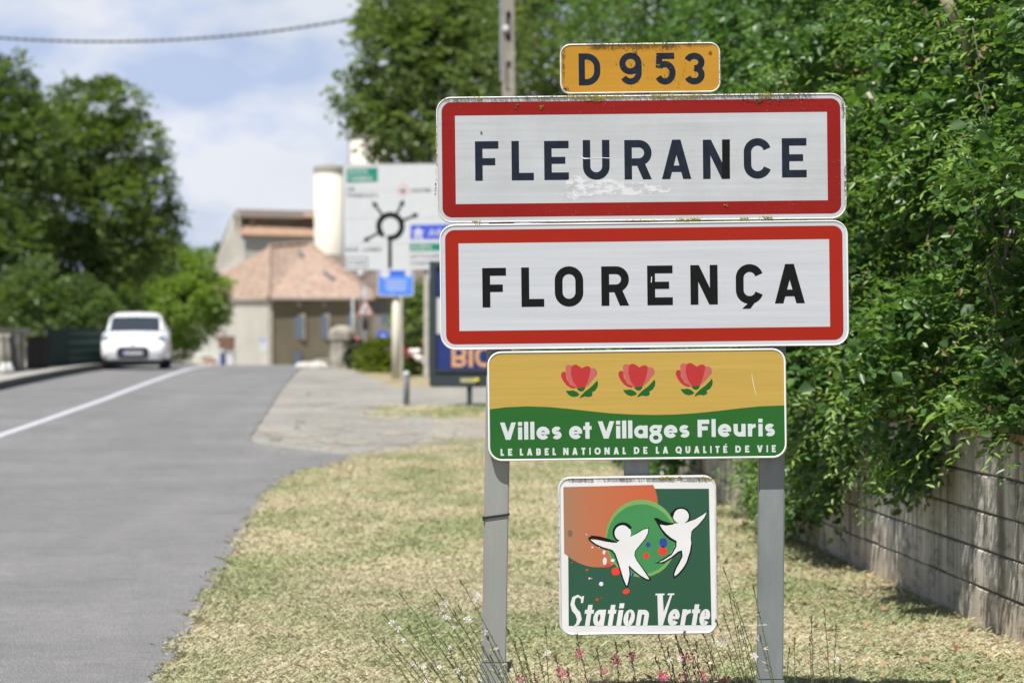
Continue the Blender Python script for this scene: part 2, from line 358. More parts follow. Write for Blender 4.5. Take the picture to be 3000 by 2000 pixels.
ADV = {'V': .91, 'i': .235, 'l': .235, 'e': .755, 's': .575, 't': .476, 'a': .75, 'g': .70, 'F': .66, 'u': .68, 'r': .47, 'L': .52, 'E': .64, 'A': .86, 'B': .74, 'N': .86, 'T': .66, 'I': .23, 'O': 1.0,
       'D': .85, 'Q': 1.0, 'U': .78, 'É': .64, 'S': .66, 'o': .76, 'n': .68, 'Z': .68, 'H': .78, 'C': .8, 'R': .72, 'M': .95, 'G': .82, 'P': .7, 'c': .66}
_zstep = [0.0]
def pieces_mesh(parts, f, y0):
    y0 *= .22
    """parts: glyph pieces; f maps (x,y) to local (x,z); every piece sits a hair in front of the one before"""
    mb = MB(); y = y0
    for p in parts:
        if p[0] == 'poly':
            vs = [f(a, b) for a, b in p[1]]; mb.add([(x, y, z) for x, z in vs], [tuple(range(len(vs)))])
        else:
            _, Lp, Rp, m, closed = p; n = len(Lp)
            vs = [f(*a) for a in Lp] + [f(*a) for a in Rp]
            mb.add([(x, y, z) for x, z in vs], [(n + i, n + (i + 1) % n, (i + 1) % n, i) for i in range(m)])
        y -= 0.00005
    me = mb.mesh('print'); b = bmesh.new(); b.from_mesh(me)
    for fa in b.faces:
        if fa.normal.y > 0: fa.normal_flip()
    bmesh.ops.triangulate(b, faces=[fa for fa in b.faces if len(fa.verts) > 4]); b.to_mesh(me); b.free(); return me

S = 1 / 745.0            # metres per photo pixel at the sign group
DS = F * S               # its distance
class Panel:
    """a sheet sign: local x right, z up, y away from the camera; local lengths in photo pixels"""
    def __init__(s, name, cx, cy, w, hh, roll, label, cat='sign', dy=0.0, D=DS, group=None):
        s.cx, s.cy, s.w, s.h, s.roll, s.D = cx, cy, w, hh, roll, D
        s.u = D / F
        c = P(cx, cy, D); c.y += dy
        s.e = empty(name, c, (0, -roll, 0), label, cat, group)
    def loc(s, px, py):           # photo pixel -> local metres
        x = (px - s.cx); z = -(py - s.cy); c_, s_ = math.cos(-s.roll), math.sin(-s.roll)
        return ((x * c_ - z * s_) * s.u, (x * s_ + z * c_) * s.u)
    def rr(s, w, hh, r, inset=0, n=8, oz=0):
        hw, hz = w / 2 - inset, hh / 2 - inset; r = max(0.3, r - inset); pts = []
        for cx, cz, a in ((hw - r, hz - r, 0), (-hw + r, hz - r, 90), (-hw + r, -hz + r, 180), (hw - r, -hz + r, 270)):
            for i in range(n + 1):
                t = R(a + 90 * i / n); pts.append(((cx + r * math.cos(t)) * s.u, (cz + r * math.sin(t) + oz) * s.u))
        return pts
    def body(s, m_rim, m_face, r=43, depth=0.032, bead=3.0, face_name='face', inset=None):
        b = bead
        prof = [(3.0, depth), (0, depth), (0, 0.002), (b * .3, -0.002), (b, -0.0035), (b * 1.6, -0.0015), (b * 1.9, 0.001)]
        vs = []; fs = []
        for ins, y in prof: vs += [(x, y, z) for x, z in s.rr(s.w, s.h, r, ins)]
        n = len(vs) // len(prof)
        for j in range(len(prof) - 1):
            for i in range(n): fs.append((j * n + i, j * n + (i + 1) % n, (j + 1) * n + (i + 1) % n, (j + 1) * n + i))
        fs.append(tuple(range(n)))
        o = MB().add(vs, fs).build('rim', m_rim, s.e)
        b2 = bmesh.new(); b2.from_mesh(o.data); bmesh.ops.recalc_face_normals(b2, faces=b2.faces[:]); b2.to_mesh(o.data); b2.free()
        fp = s.rr(s.w, s.h, r, b * 1.7)
        s.flat(face_name, [(x, z) for x, z in fp], m_face, 0.0)
    def flat(s, name, pts, m, y, parent=None):
        y *= .22
        mb = MB().add([(x, y, z) for x, z in pts], [tuple(range(len(pts)))[::-1]])
        me = mb.mesh(name); b = bmesh.new(); b.from_mesh(me)
        for fa in b.faces:
            if fa.normal.y > 0: fa.normal_flip()
        bmesh.ops.triangulate(b, faces=b.faces[:]); b.to_mesh(me); b.free()
        return link(name, me, m, parent or s.e)
    def shape(s, name, pxpts, m, y): return s.flat(name, [s.loc(*p) for p in pxpts], m, y)
    def ring(s, name, outer, inner, m, y):
        y *= .22
        n = len(outer); mb = MB().add([(x, y, z) for x, z in outer] + [(x, y, z) for x, z in inner], [(i, n + i, n + (i + 1) % n, (i + 1) % n) for i in range(n)])
        me = mb.mesh(name); b = bmesh.new(); b.from_mesh(me)
        for fa in b.faces:
            if fa.normal.y > 0: fa.normal_flip()
        b.to_mesh(me); b.free(); return link(name, me, m, s.e)
    def letter(s, ch, x0, x1, yt, yb, stroke, m, y=-0.003, shear=0.0, name='letter'):
        """glyph in the photo box x0..x1, yt..yb (pixels)"""
        hh = yb - yt; g_ = glyph(ch, (x1 - x0) / hh, stroke / hh)
        ax, az = s.loc((x0 + x1) / 2, (yt + yb) / 2)
        def f(a, b): return (ax + ((a * hh - (x1 - x0) / 2) + shear * (b - .5) * hh) * s.u, az + (b - .5) * hh * s.u)
        return link(name, pieces_mesh(g_, f, y), m, s.e)
    def text(s, word, x0, x1, yb, cap, stroke, m, y=-0.003, gap=.12, shear=0.0, name='letter', join=None, slope=0.0, xs=None):
        """word fitted between x0 and x1 on baseline yb"""
        ws = [ADV.get(c_, .7) for c_ in word]; tot = sum(ws) + gap * (len(word) - 1)
        k = (x1 - x0) / (tot * cap); x = 0; parts = []; 
        bx, bz = s.loc(x0, yb)
        for c_, wd in zip(word, ws):
            g_ = glyph(c_, wd * k, stroke); off = x
            def f(a, b, off=off): return (bx + (off + a + shear * b) * cap * s.u, bz + b * cap * s.u)
            if join is None: link(name, pieces_mesh(g_, f, y), m, s.e)
            else: 
                for p in g_:
                    if p[0] == 'poly': parts.append(('poly', [(a + off + shear * b, b) for a, b in p[1]]))
                    else: parts.append((p[0], [(a + off + shear * b, b) for a, b in p[1]], [(a + off + shear * b, b) for a, b in p[2]], p[3], p[4]))
            x += (wd + gap) * k
        if join is not None:
            def f(a, b): return (bx + a * cap * s.u, bz + b * cap * s.u)
            return link(join, pieces_mesh(parts, f, y), m, s.e)

# ------------------------------------------------------------------ foliage helpers
def leaf_material(name, stops, gloss=0.42, transl=0.35):
    t = NT(name); at = t.n('ShaderNodeAttribute', attribute_name='tint')
    c = t.ramp(at.outputs['Fac'], stops)
    t.base(c); t.b.inputs['Roughness'].default_value = gloss; t.b.inputs['Specular IOR Level'].default_value = 0.55
    tr = t.n('ShaderNodeBsdfTranslucent'); t.l(t.mix(1.0, c, (1.5, 1.6, 0.6), 'MULTIPLY'), tr.inputs['Color'])
    mx = t.n('ShaderNodeMixShader'); mx.inputs[0].default_value = transl
    t.l(t.b.outputs[0], mx.inputs[1]); t.l(tr.outputs[0], mx.inputs[2]); t.l(mx.outputs[0], t.o.inputs['Surface']); return t.m
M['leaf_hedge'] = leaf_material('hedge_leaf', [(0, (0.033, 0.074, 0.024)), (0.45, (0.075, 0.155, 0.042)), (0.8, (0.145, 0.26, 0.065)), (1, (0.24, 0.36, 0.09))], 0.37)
M['leaf_tree'] = leaf_material('tree_leaf', [(0, (0.060, 0.105, 0.038)), (0.5, (0.125, 0.19, 0.06)), (1, (0.24, 0.30, 0.10))], 0.45, .42)
M['leaf_bright'] = leaf_material('bright_tree_leaf', [(0, (0.12, 0.20, 0.038)), (0.5, (0.23, 0.34, 0.072)), (1, (0.36, 0.47, 0.12))], 0.5)
M['leaf_shrub'] = leaf_material('yellowish_shrub_leaf', [(0, (0.09, 0.13, 0.015)), (0.5, (0.17, 0.22, 0.03)), (1, (0.30, 0.33, 0.05))], 0.5)
M['bark'] = mat('grey_bark', (0.13, 0.115, 0.09), 0.9, 0.35, 9, 0.7, 30, bdist=0.02)
M['bark_pale'] = mat('pale_dead_wood', (0.36, 0.32, 0.27), 0.85, 0.3, 12, 0.5, 40)
def norm(a): return a / (np.linalg.norm(a, axis=1, keepdims=True) + 1e-9)
def leaves(name, pos, d, nrm, ln, wd, tint, m, parent=None, six=False, fold=0.18):
    n = len(pos); d = norm(d); sdir = norm(np.cross(d, nrm)); nn = np.cross(sdir, d); ln = ln[:, None]; wdv = wd[:, None]
    if six:
        cols = [pos, pos + d * ln * .3 + sdir * wdv * .42 + nn * wdv * fold, pos + d * ln * .68 + sdir * wdv * .36 + nn * wdv * fold * .6, pos + d * ln - nn * ln * .08,
                pos + d * ln * .68 - sdir * wdv * .36 + nn * wdv * fold * .6, pos + d * ln * .3 - sdir * wdv * .42 + nn * wdv * fold]
        k = 6; tri = np.array([[0, 1, 3], [1, 2, 3], [0, 3, 5], [3, 4, 5]])
    else:
        cols = [pos, pos + d * ln * .45 + sdir * wdv * .5 + nn * wdv * fold, pos + d * ln, pos + d * ln * .45 - sdir * wdv * .5 + nn * wdv * fold]
        k = 4; tri = np.array([[0, 1, 2], [0, 2, 3]])
    co = np.stack(cols, 1).reshape(-1, 3); fa = (np.arange(n)[:, None, None] * k + tri[None]).reshape(-1, 3)
    return trimesh(name, co, fa, m, parent, np.repeat(tint, len(tri)))
def trimesh(name, co, fa, m, parent=None, tint=None):
    me = bpy.data.meshes.new(name); me.vertices.add(len(co)); me.vertices.foreach_set('co', co.astype(np.float32).ravel())
    me.loops.add(fa.size); me.loops.foreach_set('vertex_index', fa.astype(np.int32).ravel())
    me.polygons.add(len(fa)); me.polygons.foreach_set('loop_start', np.arange(0, fa.size, 3, dtype=np.int32))
    me.update(calc_edges=True)
    if tint is not None:
        a = me.attributes.new('tint', 'FLOAT', 'FACE'); a.data.foreach_set('value', tint.astype(np.float32))
    return link(name, me, m, parent)
def sprays(cen, axis, k, length, ln, wr, spread=1.0, droop=0.25, jit=0.35):
    """k leaves set alternately along a twig that leaves every centre along its axis"""
    n = len(cen); axis = norm(axis)
    t = (np.arange(k) + .5) / k
    side = norm(np.cross(axis, np.array([0, 0, 1.0])[None] + RNG.normal(0, .25, (n, 3))))
    up = np.cross(side, axis)
    sg = np.where(np.arange(k) % 2 == 0, 1.0, -1.0)
    Ls = length * RNG.uniform(.6, 1.3, n)
    pos = cen[:, None] + axis[:, None] * (t[None, :, None] * Ls[:, None, None]) - np.array([0, 0, 1.0]) * (droop * Ls[:, None, None] * t[None, :, None] ** 2)
    d = axis[:, None] * .6 + side[:, None] * sg[None, :, None] * spread + RNG.normal(0, jit, (n, k, 3)) - np.array([0, 0, .2])
    nr = up[:, None] * np.sign(up[:, None, 2:3] + 1e-6) + RNG.normal(0, jit, (n, k, 3))
    l = ln * RNG.uniform(.6, 1.25, (n, k)); 
    return pos.reshape(-1, 3), d.reshape(-1, 3), nr.reshape(-1, 3), l.ravel(), (l * wr).ravel()
def shell_tree(name, base, lumps, n_leaf, ln, m, label, trunk_r=0.2, wr=.62, k=6, tint0=.5, spl=.5, group=None, droop=.3, trunk_top=None, bark='bark', cat='tree'):
    """lumps: (centre, radius); base: foot of the trunk; a tapered trunk, a limb to every lump, leaf sprays over the lumps"""
    root = empty(name, base, label=label, cat=cat, group=group)
    base = Vector(base); cen = np.array([list(Vector(c) - base) for c, r in lumps]); rad = np.array([r for c, r in lumps])
    mid = Vector(cen.mean(axis=0)); tt = Vector(trunk_top) - base if trunk_top else Vector((mid.x * .7, mid.y * .7, mid.z * .8))
    tb = MB(); pts = [Vector((0, 0, -.1)), tt * .35 + Vector((trunk_r * .4, 0, 0)), tt * .7, tt]
    tb.tube(pts, [trunk_r * 1.25, trunk_r, trunk_r * .8, trunk_r * .45], 8); tb.build('trunk', M[bark], root, True)
    for c in cen:
        c = Vector(c); a = tt * random.uniform(.45, .95); q = (a + c) / 2 + Vector((random.uniform(-.1, .1), 0, .12)) * (c - a).length
        MB().tube([a, q, c], [trunk_r * .38, trunk_r * .22, trunk_r * .08], 5).build('limb', M[bark], root, True)
    per = rad ** 2 / (rad ** 2).sum()
    idx = RNG.choice(len(rad), size=n_leaf // k, p=per)
    v = norm(RNG.normal(0, 1, (len(idx), 3))); rr = rad[idx] * RNG.uniform(.45, 1.0, len(idx)) ** .55
    # uneven lumps
    fr = np.array([mnoise.noise(Vector(cen[i] + v[j] * rad[i]) * 1.1 / max(.6, rad[i])) for j, i in enumerate(idx)])
    pos = cen[idx] + v * (rr * (1 + .45 * fr))[:, None] * np.array([1, 1, .88])
    keep = RNG.uniform(0, 1, len(idx)) < (0.75 + .9 * fr); pos = pos[keep]; v = v[keep]
    p, d, nr, l, wd = sprays(pos, v + np.array([0, 0, .15]), k, spl, ln, wr, droop=droop)
    ti = np.clip(np.repeat(RNG.normal(tint0, .16, len(pos)), k) + RNG.normal(0, .12, len(p)), 0, 1)
    o = leaves('crown', p, d, nr, l, wd, ti, m, root); o['kind'] = 'stuff'
    return root

# ================================================================== THE SETTING
def sheet(name, rows, m, dz, kind='structure', nx=6, label=None):
    """rows: list of (y, xleft, xright); draped on the terrain"""
    vs = []; fs = []
    for y, a, b in rows:
        for i in range(nx + 1): vs.append((a + (b - a) * i / nx, y, h(y) + dz))
    for j in range(len(rows) - 1):
        for i in range(nx): k = j * (nx + 1) + i; fs.append((k, k + 1, k + nx + 2, k + nx + 1))
    o = MB().add(vs, fs).build(name, m); o['kind'] = kind
    if label: o['label'] = label
    return o
ys = [-60, -20, 0] + [i * .5 for i in range(10, 60)] + list(range(30, 100, 1)) + list(range(100, 240, 8)) + [300, 500, 900, 1600]
sheet('ground', [(y, -700, 700) for y in ys], M['soil'], 0.0, nx=2)
def lerp_tab(tab, y):
    for (a, b), (c, d) in zip(tab, tab[1:]):
        if y <= c: return b + (d - b) * (y - a) / (c - a)
    return tab[-1][1]
KERB = [(-60, -4.5), (0, -6.4), (20, -8.2), (37, -9.35), (53, -9.95), (68, -10.25), (80, -10.6), (120, -12.5), (240, -20)]
RIGHT = [(-60, 2.2), (0, -1.0), (12, -1.55), (17.2, -1.85), (25.6, -2.33), (29, -2.35), (31.6, -1.85), (31.7, -1.85)]
CRACK = [(20, -2.2), (36.2, -3.5), (52, -4.45), (67.5, -5.3), (80, -6.0), (120, -8.0), (240, -14)]
CEN = [(-60, -2.0), (0, -4.6), (20, -5.9), (37, -6.95), (49, -7.3), (60, -7.75), (71.5, -8.3), (90, -9.2), (140, -11.5)]
def right(y):
    if y < 31.7: return lerp_tab(RIGHT, y)
    if y < 36.2: return -1.85 + (-3.45 + 1.85) * sm((y - 31.7) / 4.4)
    return lerp_tab(CRACK, y)
yr = [y for y in ys if -60 <= y <= 170]
yr = sorted(set(yr + [31.6, 31.7, 32.5, 33.5, 34.5, 35.2, 36.2]))
sheet('road', [(y, lerp_tab(KERB, y), right(y)) for y in yr], M['asphalt'], 0.008)
sheet('road_line', [(y, lerp_tab(CEN, y) - .075, lerp_tab(CEN, y) + .075) for y in yr if y <= 120], M['paint'], 0.013, nx=1)
# old apron beside the road, split from it by a tar joint
sheet('apron', [(y, lerp_tab(CRACK, y) + .03, lerp_tab([(31.9, -2.0), (34.5, -1.6), (36, -1.2), (40, -1.1), (52, -2.0), (60, -3.0), (70, -4.3), (74, -5.0)], y)) for y in sorted(set([y for y in ys if 33.5 <= y <= 74] + [32.8, 33.3]))], M['patch'], 0.004)
sheet('tar_joint', [(y, lerp_tab(CRACK, y) - .02 + .03 * math.sin(y * 2.3), lerp_tab(CRACK, y) + .025 + .03 * math.sin(y * 2.3 + .6)) for y in ys if 36 <= y <= 72], M['crack'], 0.014, nx=1)
sheet('gravel_track', [(y, lerp_tab([(30, -1.1), (33, -1.7), (36, -1.4), (42, -1.3)], y), 6.0) for y in (31.6, 32.4, 33.2, 34, 35, 36, 37, 38, 39, 40.5, 42)], M['gravel'], 0.002, nx=3)
sheet('forecourt', [(y, -3.0 + (y - 47) * .02, 9.0) for y in (47, 49, 51, 53, 55)], M['patch'], 0.002, nx=3)
# pavement and its dark kerb on the far side
def side(name, off0, off1, z0, z1, m, y0, y1):
    vs = []; fs = []; yy = [y for y in yr if y0 <= y <= y1]
    for y in yy:
        a = lerp_tab(KERB, y); vs += [(a + off0, y, h(y) + z1), (a + off1, y, h(y) + z1), (a + off1, y, h(y) + z0), (a + off0, y, h(y) + z0)]
    for j in range(len(yy) - 1):
        k = 4 * j
        for i in range(4): fs.append((k + i, k + (i + 1) % 4, k + 4 + (i + 1) % 4, k + 4 + i))
    o = MB().add(vs, fs).build(name, m); o['kind'] = 'structure'; return o
side('pavement', -3.4, -.16, -.1, .15, M['pave'], 12, 120)
kr = empty('kerb'); kr['kind'] = 'structure'
yk = 30.0
while yk < 86:
    y2 = yk + 1.0; a, b = lerp_tab(KERB, yk + .008), lerp_tab(KERB, y2 - .008)
    MB().hexa([(a - .158, yk + .008, h(yk) - .1), (a, yk + .008, h(yk) - .1), (b, y2 - .008, h(y2) - .1), (b - .158, y2 - .008, h(y2) - .1)],
              [(a - .158, yk + .008, h(yk) + .16), (a - .015, yk + .008, h(yk) + .16), (b - .015, y2 - .008, h(y2) + .16), (b - .158, y2 - .008, h(y2) + .16)]).build('kerbstone', M['kerb'], kr)
    yk = y2

# dark patches, worn marks on the apron
def blotch(px, py, rx, ry, m, name='worn_mark'):
    c = G(px, py); n = 14; pts = []
    for i in range(n):
        a = 2 * math.pi * i / n; k = random.uniform(.75, 1.15); q = G(px + rx * k * math.cos(a), py + ry * k * math.sin(a)); pts.append((q.x, q.y, q.z + .012))
    o = MB().add(pts, [tuple(range(n))]).build(name, m); o['kind'] = 'structure'
for b in ((808, 1288, 22, 5), (880, 1236, 16, 3), (905, 1154, 9, 4), (868, 1255, 9, 2)): blotch(*b, M['crack'])
blotch(800, 1266, 42, 4, M['gravel'])
random.seed(14)
for _ in range(16): blotch(random.uniform(820, 1330), random.uniform(1215, 1300), random.uniform(15, 60), random.uniform(3, 9), M['gravel'], 'gravel_patch')
for _ in range(8): blotch(random.uniform(900, 1100), random.uniform(1100, 1200), random.uniform(15, 45), random.uniform(2, 5), M['gravel'], 'gravel_patch')


# ------------------------------------------------------------------ grass blades, pebbles, dead leaves
def scatter_grass(name, n, y0, y1, ln, wmul, fallback=2.0):
    y = RNG.uniform(y0, y1, n * 2); xr_ = wallx(y) - .02; xl_ = np.array([right(v) for v in y]) - .06
    ed = RNG.uniform(0, 1, len(y)); x = xl_ + (xr_ - xl_) * ed
    x += np.where(ed < .02, RNG.normal(0, .02, len(y)), 0)
    fx = CX + F * x / y; vis = (fx > -60) & (fx < 3060)
    x, y = x[vis][:n], y[vis][:n]
    if y0 > 41: ok = x > -2.2 + .15 * np.sin(y * 3); x, y = x[ok], y[ok]
    if y1 > 31:
        ok = ~((y > np.clip(32 + (x + 1.85) * 3.2, 31.8, 37.2) + .35 * np.sin(x * 5) + RNG.normal(0, .25, len(y))) & (y < 42)) & ~((y > 47) & (x < 9)); x, y = x[ok], y[ok]
    # thin the edge beside the road in clumps
    e = x - np.array([right(v) for v in y]); q = np.array([mnoise.noise(Vector((a * 2.2, b * 2.2, 0))) for a, b in zip(x, y)])
    dw = wallx(y) - x; qq = np.array([mnoise.noise(Vector((a * 1.1, b * .7, 5))) for a, b in zip(x, y)])
    ok = RNG.uniform(0, 1, len(x)) > np.clip(.75 - .5 * dw + .9 * qq, 0, .85); x, y, q, e = x[ok], y[ok], q[ok], e[ok]
    ok = (e > -.02 + .22 * q) | (RNG.uniform(0, 1, len(x)) < .04); x, y, q = x[ok], y[ok], q[ok]
    z = np.array([h(v) for v in y]); m = len(x)
    az = RNG.uniform(0, 2 * math.pi, m); el = np.abs(RNG.normal(.42, .34, m)).clip(.03, 1.35); l = ln * RNG.uniform(.5, 1.5, m) * (1 + .25 * q)
    d = np.stack([np.cos(az) * np.cos(el), np.sin(az) * np.cos(el), np.sin(el)], 1); s_ = np.stack([-np.sin(az), np.cos(az), np.zeros(m)], 1)
    wd = ln * wmul * RNG.uniform(.6, 1.4, m); p = np.stack([x, y, z + RNG.uniform(0, ln * .25, m)], 1)
    bend = np.array([0, 0, -1.0]) * (l * .18)[:, None]
    co = np.stack([p - s_ * wd[:, None] * .5, p + s_ * wd[:, None] * .5, p + d * l[:, None] * .55 + s_ * wd[:, None] * .3, p + d * l[:, None] + bend], 1).reshape(-1, 3)
    fa = (np.arange(m)[:, None, None] * 4 + np.array([[0, 1, 2], [0, 2, 3]])[None]).reshape(-1, 3)
    t_ = RNG.beta(2, 2, m); o = trimesh(name, co, fa, M['blades'], None, np.repeat(t_, 2)); o['kind'] = 'stuff'; o['label'] = 'short dry straw-coloured and green grass on the verge'
scatter_grass('grass', 430000, 10.6, 17.5, .036, .050)
scatter_grass('grass', 330000, 17.5, 37.4, .042, .085)
scatter_grass('grass', 16000, 42.6, 46.0, .06, .2)
scatter_grass('grass', 3500, 10.8, 16.5, .065, .045)
# crumbly edge of the road and small stones
def pebbles(name, n, fpos, size, m, label):
    mb_v = []; mb_f = []; tet = np.array([[1, 0, 0], [-1, 0, 0], [0, 1, 0], [0, -1, 0], [0, 0, 1], [0, 0, -1]], float)
    tf = np.array([[0, 2, 4], [2, 1, 4], [1, 3, 4], [3, 0, 4]])
    pos = fpos(n); s_ = size * RNG.lognormal(0, .45, (len(pos), 1, 1)); v = pos[:, None] + tet[None] * s_ * np.array([1, 1, .6]) * RNG.uniform(.6, 1.3, (len(pos), 6, 1))
    fa = (np.arange(len(pos))[:, None, None] * 6 + tf[None]).reshape(-1, 3); o = trimesh(name, v.reshape(-1, 3), fa, m); o['kind'] = 'stuff'; o['label'] = label
M['grit'] = mat('road_grit', (0.24, 0.235, 0.22), 0.9, 0.3, 30, world=True)
def edgepos(n):
    y = RNG.uniform(10.5, 31, n); x = np.array([right(v) for v in y]) + np.abs(RNG.normal(0, .07, n)) - .05; return np.stack([x, y, np.array([h(v) for v in y]) + .009], 1)
pebbles('gravel', 2600, edgepos, .005, M['grit'], 'loose grit along the crumbled edge of the road')
def apronpos(n):
    y = RNG.uniform(32.5, 41, n); x = RNG.uniform(-3.2, 3.0, n) ; return np.stack([x, y, np.array([h(v) for v in y]) + .01], 1)
pebbles('gravel', 5000, apronpos, .014, M['grit'], 'loose stones on the pull-in beside the road')
M['deadleaf'] = mat('dry_brown_leaf', (0.30, 0.20, 0.11), 0.8, 0.4, 30, world=True)
n_ = 900; y_ = RNG.uniform(11.5, 27, n_); x_ = wallx(y_) - np.abs(RNG.normal(0, .75, n_)) - .05
pz = np.stack([x_, y_, np.full(n_, .018)], 1)
o = leaves('dead_leaves', pz, norm(RNG.normal(0, 1, (n_, 3)) * np.array([1, 1, .3])), np.array([0, 0, 1.0]) + RNG.normal(0, .35, (n_, 3)), RNG.uniform(.03, .065, n_), RNG.uniform(.018, .035, n_), RNG.uniform(0, 1, n_), M['deadleaf'])
o['kind'] = 'stuff'; o['label'] = 'dry brown leaves fallen on the grass below the block wall'

# ================================================================== BLOCK WALL
def wall_mat():
    t = NT('rendered_concrete_block'); v = t.coord((1, 1, 1), True)
    st = t.noise(t.coord((9, 9, .55), True), 1.0, 5, .6); st2 = t.noise(t.coord((26, 26, 1.1), True), 1.0, 3, .5); a = t.noise(v, 2.2, 5, .6); f = t.noise(v, 70, 4, .6)
    c = t.ramp(a, [(.3, (.48, .46, .41)), (.7, (.66, .63, .57))])
    c = t.mix(.85, c, t.ramp(st, [(.38, (.32, .31, .28)), (.52, (1, 1, 1))]), 'MULTIPLY')  # dark streaks in the colour: drip stains and a stand-in for leaf shade
    c = t.mix(.6, c, t.ramp(st2, [(.36, (.5, .48, .44)), (.52, (1, 1, 1))]), 'MULTIPLY')
    sx = t.n('ShaderNodeSeparateXYZ'); t.l(t.coord((1, 1, 1), True), sx.inputs[0])
    c = t.mix(t.ramp(sx.outputs['Z'], [(0.0, (.7, .7, .7)), (.34, (0, 0, 0))]), c, (.50, .41, .30))
    t.base(c); t.b.inputs['Roughness'].default_value = .92; t.b.inputs['Specular IOR Level'].default_value = .2
    cb_ = t.noise(t.coord((1, 1, 2.5), True), 3.2, 6, .7); c2 = t.mix(t.ramp(cb_, [(.50, (0, 0, 0)), (.66, (.8, .8, .8))]), c, (.13, .13, .085)); t.base(c2)
    t.bump(t.mix(.5, a, f), .9, .012); return t.m
M['block'] = wall_mat(); M['mortar'] = mat('dark_mortar', (.09, .085, .07), .95, .3, 20, world=True)
wall = empty('block_wall', (0, 0, 0), label='low concrete block wall with drip stains and leaf-shade streaks in its colour under the overhanging leaves', cat='wall')
wd = Vector((-0.05625, 1, 0)).normalized(); wn = Vector((-wd.y, wd.x, 0))      # along the wall; out of its face (towards the road)
def wp(s_, out_, z): y = s_; return Vector((wallx(y), y, z)) + wn * out_
y0, ny, BL = 9.0, 70, .5
core = MB()
core.hexa([wp(y0, -.012, -.2), wp(y0 + ny * BL, -.012, -.2), wp(y0 + ny * BL, -.2, -.2), wp(y0, -.2, -.2)], [wp(y0, -.012, .99), wp(y0 + ny * BL, -.012, .99), wp(y0 + ny * BL, -.2, .99), wp(y0, -.2, .99)])
core.build('mortar_bed', M['mortar'], wall)
rowq = [random.uniform(-.002, .002) for _ in range(5)]
for j in range(60):
    for i in range(5):
        s0 = y0 + j * BL + (BL / 2 if i % 2 else 0); s1 = s0 + BL - .0004; z0 = i * .2 + .004 + (0 if i else -.1); z1 = (i + 1) * .2 - .004
        q = rowq[i] + random.uniform(-.0005, .0005); bb = random.uniform(.004, .009); z0 += random.uniform(-.0015, .005) * (i > 0); z1 -= random.uniform(-.0015, .005)
        mb = MB(); mb.hexa([wp(s0, -.1, z0), wp(s1, -.1, z0), wp(s1, -.1, z1), wp(s0, -.1, z1)], [wp(s0, q - bb, z0), wp(s1, q - bb, z0), wp(s1, q - bb, z1), wp(s0, q - bb, z1)])
        mb.hexa([wp(s0, q - bb, z0), wp(s1, q - bb, z0), wp(s1, q - bb, z1), wp(s0, q - bb, z1)], [wp(s0 + .0001, q, z0 + bb), wp(s1 - .0001, q, z0 + bb), wp(s1 - .0001, q, z1 - bb), wp(s0 + .0001, q, z1 - bb)])
        mb.f = [f_ for k_, f_ in enumerate(mb.f) if k_ not in (1, 6)]
        mb.build('block', M['block'], wall)
cop = MB().hexa([wp(y0, .03, 1.002), wp(y0 + 30, .03, 1.002), wp(y0 + 30, -.22, 1.002), wp(y0, -.22, 1.002)], [wp(y0, .022, 1.04), wp(y0 + 30, .022, 1.04), wp(y0 + 30, -.22, 1.045), wp(y0, -.22, 1.045)])
M['coping'] = mat('mossy_coping', (.30, .20, .10), .95, .5, 7, .5, 40, world=True); cop.build('coping', M['coping'], wall)

# ================================================================== FOLIAGE BEYOND THE WALL
def hedge_part(n, ya, yb, zlo, zhi, lean, depth, k, length, ln, wr, seedv, power=1.0):
    y = ya + (yb - ya) * RNG.uniform(0, 1, n) ** power
    lo = np.array([zlo(v) for v in y]); hi = np.array([zhi(v) for v in y]); u = RNG.uniform(0, 1, n); z = lo + (hi - lo) * u
    lump = np.array([mnoise.noise(Vector((b * .75 + seedv, c * 1.15, 3.1))) + .6 * mnoise.noise(Vector((b * 1.9, c * 2.4 + seedv, 7.7))) for b, c in zip(y, z)])
    din = RNG.exponential(depth, n)
    x = wallx(y) - .22 + lean * np.maximum(0, z - 1.4) - .75 * lump + din
    x = np.where(z < 1.0, wallx(y) - .05 - .18 * RNG.uniform(0, 1, n) * (1 - (1.0 - z) * .3) , x)
    x = x + np.where((y < 14.15) & (z < 2.2), .38, 0)
    pos = np.stack([x, y, z], 1)
    ax = np.stack([-np.abs(RNG.normal(.8, .4, n)), RNG.normal(-.25, .7, n), RNG.normal(.05, .45, n)], 1); ax[z < 1.05, 2] -= .9
    keep = RNG.uniform(0, 1, n) < (.66 + 1.7 * lump); pos, ax = pos[keep], ax[keep]
    out_ = sprays(pos, ax, k, length, ln, wr); ti = np.clip(np.repeat(RNG.normal(.45, .17, len(pos)), k) + RNG.normal(0, .12, len(pos) * k), 0, 1)
    return (*out_, ti)
def zlo_n(y):
    if y < 13.2: return 1.12
    if y < 14.4: return 1.02
    if y < 17.3: return 1.0 - .32 * math.sin((y - 14.4) / 2.9 * math.pi) - .0
    if y < 18.3: return .9 - (y - 17.3) * .6
    if y < 19.2: return .45
    if y < 21.4: return .2
    if y < 23: return .8
    return .95
hz = lambda y: 3.7 + .10 * max(0, y - 14)
hb = empty('ivy_hedge', (0, 0, 0), label='dense leafy green hedge hanging over the block wall', cat='hedge')
a1 = hedge_part(17500, 12.5, 22.5, zlo_n, hz, .16, .26, 5, .17, .062, .62, 0.0, .9)
p_, d_, n2_, l_, w_, t_ = a1
